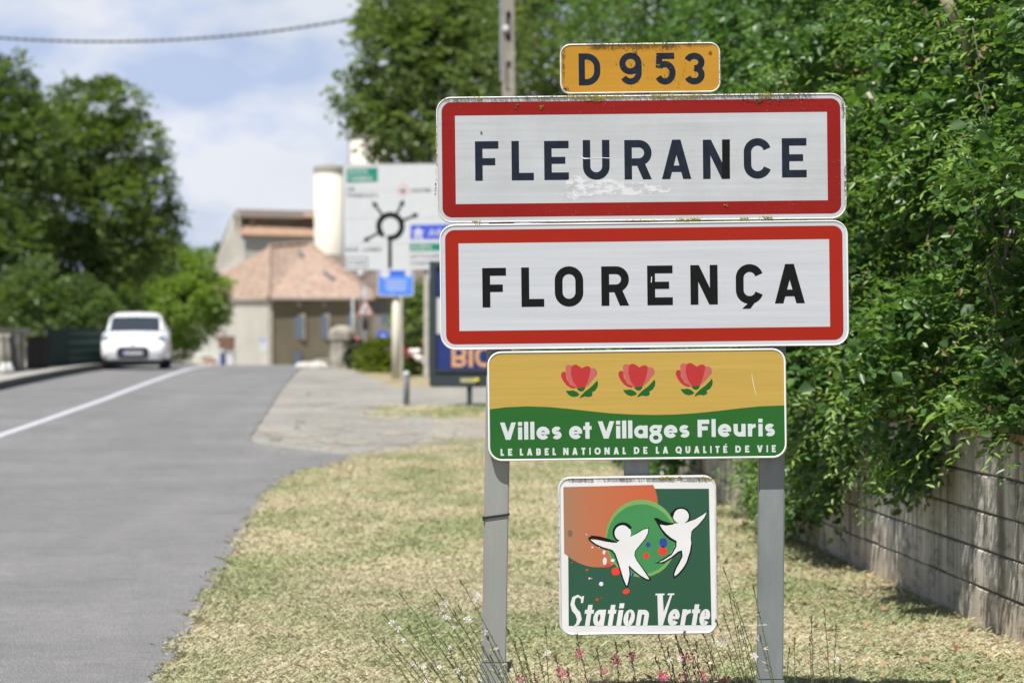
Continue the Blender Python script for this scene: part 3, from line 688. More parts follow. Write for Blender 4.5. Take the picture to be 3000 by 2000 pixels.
# the 300 leaves nearest the lens that face the road are objects of their own
scx = CX + F * p_[:, 0] / p_[:, 1]; scy = HY + F * (EYE - p_[:, 2]) / p_[:, 1]
vis = (scx > 2320) & (scx < 2995) & (scy > 5) & (scy < 1500)
score = np.where(vis, l_ / p_[:, 1] - (p_[:, 0] - wallx(p_[:, 1])) * .0022, -1); top = np.argsort(-score)[:300]
rest = np.ones(len(p_), bool); rest[top] = False
o = leaves('foliage', p_[rest], d_[rest], n2_[rest], l_[rest], w_[rest], t_[rest], M['leaf_hedge'], hb, six=True); o['kind'] = 'stuff'
protos = []
for q in range(5):
    oo = leaves('leaf', np.zeros((1, 3)), np.array([[0, 1.0, 0]]), np.array([[0, 0, 1.0]]), np.ones(1), np.array([.55 + .05 * q]), np.array([.35 + .13 * q]), M['leaf_hedge'], None, six=True)
    protos.append(oo.data); bpy.data.objects.remove(oo)
dn = norm(d_[top]); sn = norm(np.cross(dn, n2_[top])); un = np.cross(sn, dn)
for q in range(300):
    o = bpy.data.objects.new('leaf', protos[q % 5]); C.objects.link(o); o.parent = hb; L_ = l_[top[q]]
    m4 = Matrix([[*v, 0] for v in (sn[q] * L_, dn[q] * L_, un[q] * L_)] + [[0, 0, 0, 1]]).transposed(); m4 = m4.copy()
    m4[0][3], m4[1][3], m4[2][3] = p_[top[q]]; m4[3][0] = m4[3][1] = m4[3][2] = 0; m4[3][3] = 1
    o.matrix_local = m4
# inner dark mass and stems of the hedge
# long feathery shoots that stand out from the mass, and broad ivy leaves in patches
a5 = hedge_part(1500, 13.0, 22.0, zlo_n, hz, .16, .05, 11, .30, .052, .36, 0.0); a5[0][:, 0] -= .14
o = leaves('shoots', a5[0], a5[1], a5[2], a5[3], a5[4], np.clip(a5[5] + .38, 0, 1), M['leaf_hedge'], hb, six=True); o['kind'] = 'stuff'
a6 = hedge_part(2600, 12.8, 20.0, lambda y: 1.15, hz, .16, .10, 4, .14, .088, .85, 0.0); a6[0][:, 0] -= .04
o = leaves('ivy_leaves', a6[0], a6[1], a6[2], a6[3], a6[4], np.clip(a6[5] - .05, 0, 1), M['leaf_hedge'], hb, six=True); o['kind'] = 'stuff'
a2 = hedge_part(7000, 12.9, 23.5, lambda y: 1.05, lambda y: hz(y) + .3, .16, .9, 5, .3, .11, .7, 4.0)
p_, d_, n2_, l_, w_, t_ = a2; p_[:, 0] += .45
o = leaves('inner_foliage', p_, d_, n2_, l_, w_, t_ * .5, M['leaf_hedge'], hb); o['kind'] = 'stuff'  # tint darkened to stand for the shade inside the hedge
for q in range(16):
    y = random.uniform(12.8, 22); z = random.uniform(1.2, 3.0); a = Vector((wallx(y) - .1, y, z)); b_ = a + Vector((random.uniform(-.15, .3), random.uniform(-.5, .5), random.uniform(.4, .9)))
    MB().tube([a, (a + b_) / 2 + Vector((random.uniform(-.06, .06), random.uniform(-.1, .1), .03)), b_], [.008, .006, .003], 5).build('twig', M['bark'], hb)
def branch(name, pts, r, m, label, cat='branch'):
    o = MB().tube(pts, r, 7).build(name, m, None, True); return tag(o, label, cat)
M['lichen_bark'] = mat('lichened_bark', (.33, .31, .22), .9, .45, 14, .5, 40, world=True)
branch('tree_branch', [P(2745, -60, 14.6), P(2790, 40, 14.6), P(2830, 110, 14.7), P(2850, 200, 14.9)], [.035, .032, .028, .02], M['lichen_bark'], 'lichen spotted pale branch slanting down at the top of the hedge')
branch('dead_branch', [P(2542, 270, 15.5), P(2570, 320, 15.5), P(2600, 370, 15.6), P(2645, 470, 15.8)], [.012, .013, .012, .010], M['bark_pale'], 'thin bare reddish brown branch lying over the hedge beside the white sign')
for q in range(11):
    y = random.uniform(13.2, 21); z = random.uniform(1.15, 2.2); p0 = Vector((wallx(y) - .12, y, z)); pts_ = [p0]
    for k in range(7): p0 = p0 + Vector((random.uniform(-.07, .09), random.uniform(-.13, .13), random.uniform(.08, .22))); pts_.append(p0)
    MB().tube(pts_, [.010 - .001 * k for k in range(8)], 5).build('vine', M['bark'], hb, True)
nb_ = 260; yb_ = RNG.uniform(13, 21.5, nb_); zb_ = RNG.uniform(1.1, 3.4, nb_)
o = leaves('dead_leaves', np.stack([wallx(yb_) - .28 + .16 * np.maximum(0, zb_ - 1.4) + RNG.normal(0, .15, nb_), yb_, zb_], 1), RNG.normal(0, 1, (nb_, 3)) - np.array([0, 0, .6]), RNG.normal(0, 1, (nb_, 3)) + np.array([-.5, -.5, .3]), RNG.uniform(.03, .06, nb_), RNG.uniform(.015, .03, nb_), RNG.uniform(0, 1, nb_), M['deadleaf'], hb, six=True); o['kind'] = 'stuff'
# farther leafy growth
hf = empty('tall_hedge', (0, 0, 0), label='taller dark green thicket beyond the far end of the wall behind the signs', cat='hedge')
a3 = hedge_part(12500, 22.0, 46.0, lambda y: .9 if y < 26 else .3, lambda y: 4.4 + .1 * (y - 20) if y < 27 else 3.4, .12, .5, 6, .34, .115, .62, 9.0)
o = leaves('foliage', a3[0], a3[1], a3[2], a3[3], a3[4], a3[5] * .9, M['leaf_hedge'], hf); o['kind'] = 'stuff'
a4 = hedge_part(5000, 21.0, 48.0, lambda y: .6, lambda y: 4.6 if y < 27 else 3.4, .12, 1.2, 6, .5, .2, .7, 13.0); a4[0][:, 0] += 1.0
o = leaves('inner_foliage', a4[0], a4[1], a4[2], a4[3], a4[4], a4[5] * .4, M['leaf_hedge'], hf); o['kind'] = 'stuff'  # interior shade of the thicket put into a darker leaf tint
pass
# unseen crown added above the frame to keep the hedge in broken shade
shell_tree('added_shade_tree', (5.6, 17.0, 0), [((5.0, 15.5, 5.4), 1.3), ((4.6, 18.5, 5.8), 1.5), ((5.8, 21.5, 6.2), 1.8), ((6.4, 17, 6.8), 1.8), ((5.0, 24.5, 6.4), 1.8)], 14000, .11, M['leaf_hedge'],
           'unseen tree crown added above the hedge to shade it', .16, tint0=.4, spl=.3)

# trees behind the signs
def T(px, py, D, r): return (P(px, py, D), r)
shell_tree('broadleaf_tree', (1.6, 63, .5), [T(1480, -120, 63, 1.6), T(1560, 60, 62, 1.3), T(1640, 200, 61, 1.2), T(1520, 260, 63, 1.2), T(1700, 40, 62, 1.4), T(1750, -150, 63, 1.7), T(1620, -60, 65, 1.8), T(1800, 160, 62, 1.3), T(1450, 400, 63, 1.2), T(1600, 420, 63, 1.5), T(1760, 420, 63, 1.5)],
           26000, .15, M['leaf_tree'], 'dark broadleaf tree behind the utility pole and the route number sign', .22, tint0=.45)
shell_tree('broadleaf_tree', (3.2, 50, .5), [T(1850, 60, 50, 1.2), T(1950, -60, 50, 1.3), T(2050, 60, 49, 1.1), T(1900, 230, 50, 1.1), T(2120, -80, 48, 1.3), T(2160, 120, 47, 1.1), T(2050, 260, 48, 1.1), T(2260, 20, 46, 1.2), T(2300, 200, 44, 1.0)],
           24000, .13, M['leaf_hedge'], 'fresh green tree rising between the route number sign and the hedge', .18, tint0=.55)
# the big tree whose crown leans over the direction sign
big = [T(1195, 60, 78, 1.25), T(1165, 175, 78, 1.1), T(1115, 275, 78, .8), T(1240, -20, 79, 1.7), T(1210, 150, 77, 1.5), T(1290, 260, 78, 1.5), T(1200, 330, 77, 1.15), T(1130, 370, 78, .75), T(1190, 430, 78, .65), T(1380, 60, 78, 1.9), T(1400, 250, 79, 1.8),
       T(1330, 420, 79, 1.3), T(1270, -140, 78, 1.5), T(1320, -200, 79, 2.0), T(1450, 420, 79, 1.6), T(1018, 268, 77.5, .38), T(1040, 300, 77.5, .42), T(1470, -80, 80, 2.0), T(1085, 330, 78, .5), T(1240, 470, 78, .5)]
shell_tree('plane_tree', (-.7, 80, .45), big, 66000, .19, M['leaf_tree'], 'large dark tree whose crown reaches over the roundabout direction sign', .32, tint0=.55, spl=.45)
# trees on the left bank
lt = [T(250, 330, 98, 1.1), T(330, 300, 98, .9), T(170, 420, 97, 1.5), T(300, 450, 98, 1.5), T(390, 420, 98, 1.0), T(420, 560, 98, 1.1), T(280, 600, 97, 1.6), T(130, 600, 96, 1.7), T(440, 690, 98, .8), T(360, 720, 97, 1.1), T(220, 760, 97, 1.3), T(490, 640, 99, .45),
      T(480, 760, 98, .45), T(60, 740, 96, 1.7), T(340, 850, 97, .9), T(180, 900, 96, 1.2), T(505, 655, 99, .25), T(90, 860, 96, 1.2), T(270, 930, 97, .8)]
shell_tree('oak_tree', (-15.4, 98, .2), lt, 62000, .21, M['leaf_tree'], 'big spreading dark green tree beyond the bridge fence behind the white car', .4, tint0=.52, spl=.5)
shell_tree('oak_tree', (-19, 92, .3), [T(-60, 330, 92, 1.8), T(10, 230, 92, .75), T(40, 300, 92, .8), T(60, 420, 92, 1.4), T(-40, 600, 92, 2.0), T(-60, 850, 92, 1.8), T(90, 480, 92, .9), T(20, 720, 91, 1.4), T(30, 930, 90, 1.0)], 30000, .21, M['leaf_tree'],
           'tall dark tree cut by the picture edge above the stone balustrade', .35, tint0=.38, spl=.5)
shell_tree('round_tree', (-14.2, 112, -.3), [T(400, 790, 112, 1.0), T(480, 780, 112, 1.1), T(560, 800, 112, 1.1), T(600, 860, 112, 1.0), T(520, 880, 111, 1.3), T(420, 880, 112, 1.4), T(350, 860, 112, 1.3), T(450, 960, 111, 1.1), T(560, 940, 112, 1.0), T(380, 970, 112, 1.2), T(620, 910, 112, .55), T(480, 1030, 112, .8)],
           60000, .17, M['leaf_bright'], 'bright green rounded tree standing beyond the white car', .2, tint0=.5, spl=.35)
shell_tree('distant_tree', (-33, 330, -2), [T(640, 740, 330, 1.4), T(655, 760, 330, 1.5)], 1500, .4, M['leaf_tree'], 'tiny tree top above the slate roof beside the gabled barn', .2, tint0=.4, spl=.8)
# undergrowth in front of the left trees
shell_tree('riverside_shrub', (-17.0, 84, .3), [T(40, 900, 84, 1.0), T(150, 920, 84, 1.0), T(230, 900, 85, .9), T(290, 940, 86, .8), T(100, 850, 84, .9)], 14000, .16, M['leaf_tree'], 'dark shrub growing over the brown panel and the green fence', .08, tint0=.35, spl=.35, cat='shrub')

# ================================================================== FAR BUILDINGS (distances in metres; base ground is about 2.3 m below the crest)
GZ = -2.4
M['plaster_pale'] = mat('pale_grey_plaster', (.50, .49, .455), .9, .12, .5, .3, 8)
M['plaster_tan'] = mat('tan_rough_render', (.155, .135, .095), .9, .16, .6, .4, 8)  # darkened so the colour carries the shade on the house's right face
M['plaster_white'] = mat('white_plaster', (.52, .52, .50), .9, .1, .6)
M['stone_trim'] = mat('grey_stone_trim', (.36, .34, .30), .9, .15, 2)
def tile_mat(name, a, b, c, sc_=1.0):
    t = NT(name); v = t.coord(); n1 = t.noise(v, 2.0, 6, .75); n2 = t.noise(v, 4.5, 3, .7)
    col = t.ramp(n1, [(.3, a), (.5, b), (.72, c)]); col = t.mix(.75, col, t.ramp(n2, [(.35, (.62, .60, .60)), (.5, (1, 1, 1)), (.65, (1.3, 1.25, 1.2))]), 'MULTIPLY')
    t.base(col); t.b.inputs['Roughness'].default_value = .9; t.bump(n2, .6, .08); return t.m
M['tile_pink'] = tile_mat('weathered_pink_roof_tiles', (.24, .175, .14), (.37, .27, .215), (.50, .39, .315))
M['tile_orange'] = tile_mat('orange_roof_tiles', (.30, .20, .14), (.36, .24, .17), (.48, .26, .17))
M['tile_brown'] = tile_mat('old_brown_roof_tiles', (.10, .085, .07), (.15, .12, .10), (.22, .16, .12))
M['slate'] = mat('grey_slate_roof', (.13, .135, .14), .8, .15, 2)
M['silo'] = mat('cream_painted_concrete', (.60, .575, .49), .8, .04, .4)
M['silo_rim'] = mat('grey_concrete_rim', (.30, .29, .27), .9)
M['shutter_blue'] = mat('grey_blue_shutter', (.11, .14, .20), .6, .1, 4)
M['dark_open'] = mat('dark_window_glass', (.03, .032, .036), .25, .1, 4)
M['brown_wood'] = mat('brown_timber', (.16, .09, .06), .8, .2, 5)
M['zinc'] = mat('grey_zinc', (.28, .30, .33), .6)

# gutter house with the hipped pink roof: corner nearest to us at px 790
HD = 190.0
root = empty('hip_roof_house', P(790, 970, HD) * 1, label='two storey tan house with a hipped pink tiled roof at the end of the road', cat='house')
O = root.location.copy()
def Lq(px, py, d, o=None): return P(px, py, d) - O
def at(px, d, z): q = P(px, 970, d); return Vector((q.x, q.y, z)) - O
def wallquad(name, px0, d0, px1, d1, z0, z1, m, thick=.3, parent=None):
    a, b = at(px0, d0, z0), at(px1, d1, z0); n_ = Vector((b.y - a.y, -(b.x - a.x), 0)).normalized() * -thick
    return MB().hexa([a, b, b + n_, a + n_], [x + Vector((0, 0, z1 - z0)) for x in (a, b, b + n_, a + n_)]).build(name, m, parent or root)
zE = EYE + (970 - 868) / F * HD             # eaves height
def zat(py, d): return EYE - (py - HY) / F * d
wallquad('wall', 792, HD + .05, 1092, HD + 3.0, GZ, zE, M['plaster_tan'])
wallquad('wall', 530, HD + 9.0 * 258 / 140, 788, HD, GZ, zE - .02, M['plaster_pale'])
wallquad('quoin', 786.5, HD - .12, 799, HD - .05, GZ, zE - .05, M['stone_trim'], .2)
# windows of the tan face
for i, px in enumerate((873, 945, 1022)):
    d = HD + .1 + (px - 792) / 100; z0, z1 = zat(990, d), zat(925, d); hw = 15.0
    f_ = MB(); a, b = at(px - hw - 6, d - .12, z0 - .14), at(px + hw + 6, d - .10, z0 - .14)
    win = wallquad('window', px - hw - 6, d - .10, px + hw + 6, d - .06, z0 - .14, z1 + .14, M['stone_trim'], .12)
    for s_ in (-1, 1):
        c0, c1 = (px - hw, px - .8) if s_ < 0 else (px + .8, px + hw)
        sh = wallquad('shutter', c0, d - .16, c1, d - .14, z0, z1, M['shutter_blue'], .06, win); sh.parent = win
    wallquad('attic_vent', px - 9, d - .1, px + 9, d - .08, zat(897, d), zat(886, d), M['stone_trim'], .1)
wallquad('basement_door', 928, HD + 1.0, 962, HD + 1.3, zat(1090, HD), zat(1058, HD), M['brown_wood'], .1)
wallquad('door', 862, HD + .6, 882, HD + .8, zat(1090, HD), zat(1030, HD), M['shutter_blue'], .1)
wallquad('door_lintel', 923, HD + .95, 967, HD + 1.25, zat(1057, HD), zat(1052, HD), M['plaster_pale'], .12)
# pale face: arched balcony window, poster, panel
fd = lambda px: HD + 9.0 * (788 - px) / 140.0
wb = wallquad('balcony_window', 640, fd(640) - .1, 676, fd(676) - .1, zat(985, 196), zat(930, 196), M['dark_open'], .1)
bal = wallquad('balcony', 634, fd(634) - .9, 680, fd(680) - .9, zat(1018, 195), zat(985, 195), M['brown_wood'], .9)
wallquad('wall_panel', 718, fd(718) - .08, 740, fd(740) - .08, zat(985, 193), zat(925, 193), M['plaster_white'], .08)
M['sign_blue'] = mat('bright_blue_panel', (.035, .12, .62), .4, .05, 5); M['sign_white'] = mat('white_panel', (.58, .60, .625), .4, .03, 5)
pn = wallquad('poster', 741, fd(741) - .12, 783, fd(783) - .12, zat(1030, 191), zat(1003, 191), M['sign_white'], .05)
wallquad('poster_heading', 746, fd(746) - .13, 779, fd(779) - .13, zat(1002.5, 191), zat(990, 191), mat('lilac_print', (.36, .38, .66), .5), .05)
# roof planes
ap1, ap2 = Lq(790, 722, HD + 4.5), Lq(905, 712, HD + 8.0)
e0 = at(786, HD - .5, zE - .08); e1 = at(1100, HD + 2.7, zE - .05); e2 = at(506, HD + 18.0, zE - .1); e3 = at(1096, HD + 22, zE); e4 = at(640, HD + 30, zE)
rf = MB().add([e0, e1, ap2, ap1, e2, e3, e4], [(0, 1, 2, 3), (4, 0, 3), (1, 5, 2), (5, 6, 3, 2), (6, 4, 3)])
th = Vector((0, 0, -.16)); ro = rf.build('roof', M['tile_pink'], root)
sl = MB(); n_ = [e2, e0, e1]; 
for a, b in ((e2, e0), (e0, e1)): sl.add([a, b, b + th, a + th], [(0, 1, 2, 3)])
sl.build('eaves_board', M['stone_trim'], root)
# hip and ridge tiles
for a, b in ((e0, ap1), (ap1, ap2), (ap2, e1)): MB().tube([a + Vector((0, -.05, .06)), b + Vector((0, -.05, .06))], .12, 6).build('ridge_tile_row', M['tile_pink'], root)
# rooflights
def onroof(px, py):
    a, b, c = e0, e1, ap2; n = (b - a).cross(c - a).normalized(); o_ = Vector((0, 0, EYE)) - O; dr = Vector(((px - CX) / F, 1, -(py - HY) / F)); t_ = (a - o_).dot(n) / dr.dot(n); q = o_ + dr * t_
    return q + (n if n.y < 0 else -n) * .12
for q in (((866, 737), (874, 734), (893, 752), (884, 755)), ((945, 800), (952, 796), (982, 818), (974, 823))):
    pts = [onroof(*a) for a in q]; MB().hexa([p - Vector((0, -.1, .05)) for p in pts], pts).build('rooflight', M['slate'], root)

# gabled barn with stepped roofs behind
BD = 235.0
root = empty('gabled_barn', P(710, 970, BD), label='tall pale gabled barn with two stacked tile roofs beside the silo', cat='barn'); O = root.location.copy()
zb = lambda py: zat(py, BD)
g0 = [at(612, BD + 6, GZ), at(716, BD, GZ), at(716, BD + 12, GZ), at(640, BD + 14, GZ)]
MB().hexa([at(604, BD + 9, GZ), at(716, BD, GZ), at(716, BD + .5, GZ), at(608, BD + 9.5, GZ)], [at(612, BD + 9, zb(806)), at(716, BD, zb(740)), at(716, BD + .5, zb(740)), at(614, BD + 9.5, zb(806))]).build('gable_wall', M['plaster_pale'], root)
MB().hexa([at(612, BD + 9, zb(806)), at(716, BD, zb(740)), at(716, BD + .5, zb(740)), at(614, BD + 9.5, zb(806))], [at(683, BD + 3.2, zb(622)), at(700, BD + .05, zb(618)), at(700, BD + .5, zb(618)), at(684, BD + 3.5, zb(622))]).build('gable_wall', M['plaster_pale'], root)
MB().hexa([at(603, BD + 8.9, zb(815)), at(612, BD + 8.5, zb(800)), at(612, BD + 16, zb(800)), at(603, BD + 16, zb(815))], [at(674, BD + 3.6, zb(640)), at(684, BD + 3.0, zb(622)), at(684, BD + 14, zb(622)), at(674, BD + 14, zb(640))]).build('roof_verge', M['slate'], root)
MB().hexa([at(716, BD, GZ), at(926, BD + 3, GZ), at(926, BD + 12, GZ), at(716, BD + 12, GZ)], [at(716, BD, zb(690)), at(926, BD + 3, zb(690)), at(926, BD + 12, zb(690)), at(716, BD + 12, zb(690))]).build('front_wall', mat('grey_cement_render', (.40, .41, .39), .9, .1, .5), root)
MB().hexa([at(703, BD + .9, zb(690)), at(926, BD + 3.9, zb(690)), at(926, BD + 11, zb(690)), at(703, BD + 11, zb(690))], [at(700, BD + .9, zb(630)), at(926, BD + 3.9, zb(630)), at(926, BD + 11, zb(630)), at(700, BD + 11, zb(630))]).build('upper_wall', M['plaster_tan'], root)
MB().hexa([at(706, BD - .6, zb(688)), at(928, BD + 2.4, zb(690)), at(928, BD + 4, zb(682)), at(706, BD + 1, zb(678))], [at(702, BD - .5, zb(683)), at(928, BD + 2.5, zb(686)), at(928, BD + 4, zb(658)), at(700, BD + 1, zb(656))]).build('lower_roof', M['tile_orange'], root)
MB().hexa([at(682, BD + .2, zb(636)), at(928, BD + 3.2, zb(636)), at(928, BD + 8, zb(620)), at(688, BD + 5, zb(620))], [at(680, BD + .3, zb(631)), at(928, BD + 3.3, zb(631)), at(928, BD + 8, zb(606)), at(692, BD + 5, zb(605))]).build('upper_roof', M['tile_brown'], root)
MB().hexa([at(888, BD + 2.6, zb(634)), at(928, BD + 3.1, zb(634)), at(928, BD + 5.5, zb(621)), at(892, BD + 5, zb(621))], [at(888, BD + 2.6, zb(631)), at(928, BD + 3.1, zb(631)), at(928, BD + 5.5, zb(616)), at(892, BD + 5, zb(616))]).build('new_tile_patch', M['tile_orange'], root)
wallquad('loft_door', 877, BD + 3.0, 905, BD + 3.3, zb(657), zb(640), M['brown_wood'], .2, root)
wallquad('loft_door', 732, BD + .9, 746, BD + 1.1, zb(655), zb(640), M['brown_wood'], .2, root)

# silos
def silo(px0, px1, py0, pybot, D, label):
    c = P((px0 + px1) / 2, 970, D); c.z = GZ; r_ = (px1 - px0) / 2 / F * D; top = zat(py0, D) - GZ; c.y += r_
    rt = empty('silo', c, label=label, cat='silo', group='cream silos')
    MB().lathe((0, 0, 0), [(r_, 0), (r_, top)], 40).build('barrel', M['silo'], rt, True)
    MB().lathe((0, 0, top), [(r_ * 1.04, 0), (r_ * 1.04, .45), (r_ * .2, .75)], 40).build('top_rim', M['silo_rim'], rt)
    ld = MB()
    for s_ in (-.2, .2): ld.tube([(r_ * .72 + s_, -r_ * .78, 0), (r_ * .72 + s_, -r_ * .78, top)], .04, 4)
    ld.build('ladder', M['silo_rim'], rt); return rt
silo(917, 1010, 503, 740, 222, 'cream silo with a grey rim standing right behind the barn')
silo(1024, 1142, 405, 480, 226, 'taller cream silo half hidden by the big tree crown')
tag(MB().tube([(*P(1021, 970, 215)[:2], GZ), (*P(1021, 970, 215)[:2], zat(395, 215))], [.09, .05], 6).build('mast', M['zinc']), 'thin grey mast rising beside the taller silo', 'mast')

# dark roofed building right of the hip roof house
root = empty('brown_roof_house', P(1090, 970, 214), label='house with a dark brown roof under the silo and the direction sign', cat='house'); O = root.location.copy()
D_ = 214.0; zz = lambda py: zat(py, D_)
MB().hexa([at(905, D_, GZ), at(1245, D_ + 2, GZ), at(1245, D_ + 12, GZ), at(905, D_ + 12, GZ)], [at(905, D_, zz(868)), at(1245, D_ + 2, zz(868)), at(1245, D_ + 12, zz(868)), at(905, D_ + 12, zz(868))]).build('wall', mat('dull_grey_plaster', (.24, .225, .20), .9, .15, .6), root)
MB().hexa([at(895, D_ - .6, zz(870)), at(1255, D_ + 1.4, zz(870)), at(1255, D_ + 12, zz(870)), at(895, D_ + 12, zz(870))], [at(925, D_ + 6, zz(738)), at(1240, D_ + 7, zz(745)), at(1240, D_ + 7.5, zz(745)), at(925, D_ + 6.5, zz(738))]).build('roof', M['tile_brown'], root)
wallquad('shutter', 1118, D_ - .1, 1140, D_ - .08, zz(960), zz(920), M['shutter_blue'], .08, root)
# slate roof at the left
root = empty('slate_roof_house', P(560, 970, 290), label='grey slate roof seen between the round tree and the barn gable', cat='house'); O = root.location.copy(); D_ = 290.0
MB().hexa([at(330, D_, GZ), at(650, D_, GZ), at(650, D_ + 9, GZ), at(330, D_ + 9, GZ)], [at(330, D_, zz(830)), at(650, D_, zz(830)), at(650, D_ + 9, zz(830)), at(330, D_ + 9, zz(830))]).build('wall', M['plaster_pale'], root)
MB().hexa([at(325, D_ - .5, zz(832)), at(655, D_ - .5, zz(832)), at(655, D_ + 10, zz(832)), at(325, D_ + 10, zz(832))], [at(325, D_ + 4, zz(744)), at(640, D_ + 4, zz(744)), at(640, D_ + 5, zz(744)), at(325, D_ + 5, zz(744))]).build('roof', M['slate'], root)

# pale ruined garden wall and clutter at the foot of the pale face
rw = empty('rubble_wall', P(600, 1030, 165), label='broken pale stone wall stepping up beside the house with the balcony', cat='wall'); O = rw.location.copy(); D_ = 165.0
for i, (a, b, t_) in enumerate(((545, 566, 1045), (552, 580, 1030), (566, 590, 1018), (575, 602, 1008), (590, 622, 992), (608, 640, 1000), (622, 655, 1022), (548, 572, 975), (570, 600, 1040), (600, 650, 1046))):
    wallquad('stone', a, D_ - i * .06, b, D_ - .03 - i * .06, zat(1100, D_) if i != 7 else zat(1002, D_), zat(t_, D_), M['plaster_pale' if i % 3 else 'plaster_white'], .4, rw)
MB().hexa([at(588, 161, zat(1052, 161)), at(626, 161, zat(1052, 161)), at(626, 162.5, zat(1052, 161)), at(588, 162.5, zat(1052, 161))], [at(591, 161.2, zat(1044, 161)), at(623, 161.2, zat(1044, 161)), at(623, 162.5, zat(1044, 161)), at(591, 162.5, zat(1044, 161))]).build('slab', M['slate'], rw)
def simple_box(name, px0, px1, py0, D, dep, m, label, cat, top_inset=.12):
    z1 = zat(py0, D); a, b = P(px0, 970, D), P(px1, 970, D); c = (a + b) / 2; rt = empty(name, (c.x, D, zat(1090, D)), label=label, cat=cat); hw = (b.x - a.x) / 2; zt = z1 - rt.location.z
    MB().box((-hw, 0, 0), (hw, dep, zt)).build('body', m, rt, bevel=.05); MB().box((-hw - .05, -.05, zt), (hw + .05, dep + .05, zt + .08)).build('lid', m, rt, bevel=.02); return rt
simple_box('waste_bin', 644, 657, 1036, 160, .8, mat('blue_plastic', (.05, .09, .28), .5), 'dark blue wheeled bin below the balcony', 'bin')
simple_box('storage_cabinet', 664, 686, 1034, 160, .8, M['sign_white'], 'white upright cabinet beside the blue bin', 'cabinet')
simple_box('planter', 596, 630, 1056, 158, .6, mat('pink_terracotta', (.55, .36, .27), .8), 'pinkish planter in front of the rubble wall', 'planter')

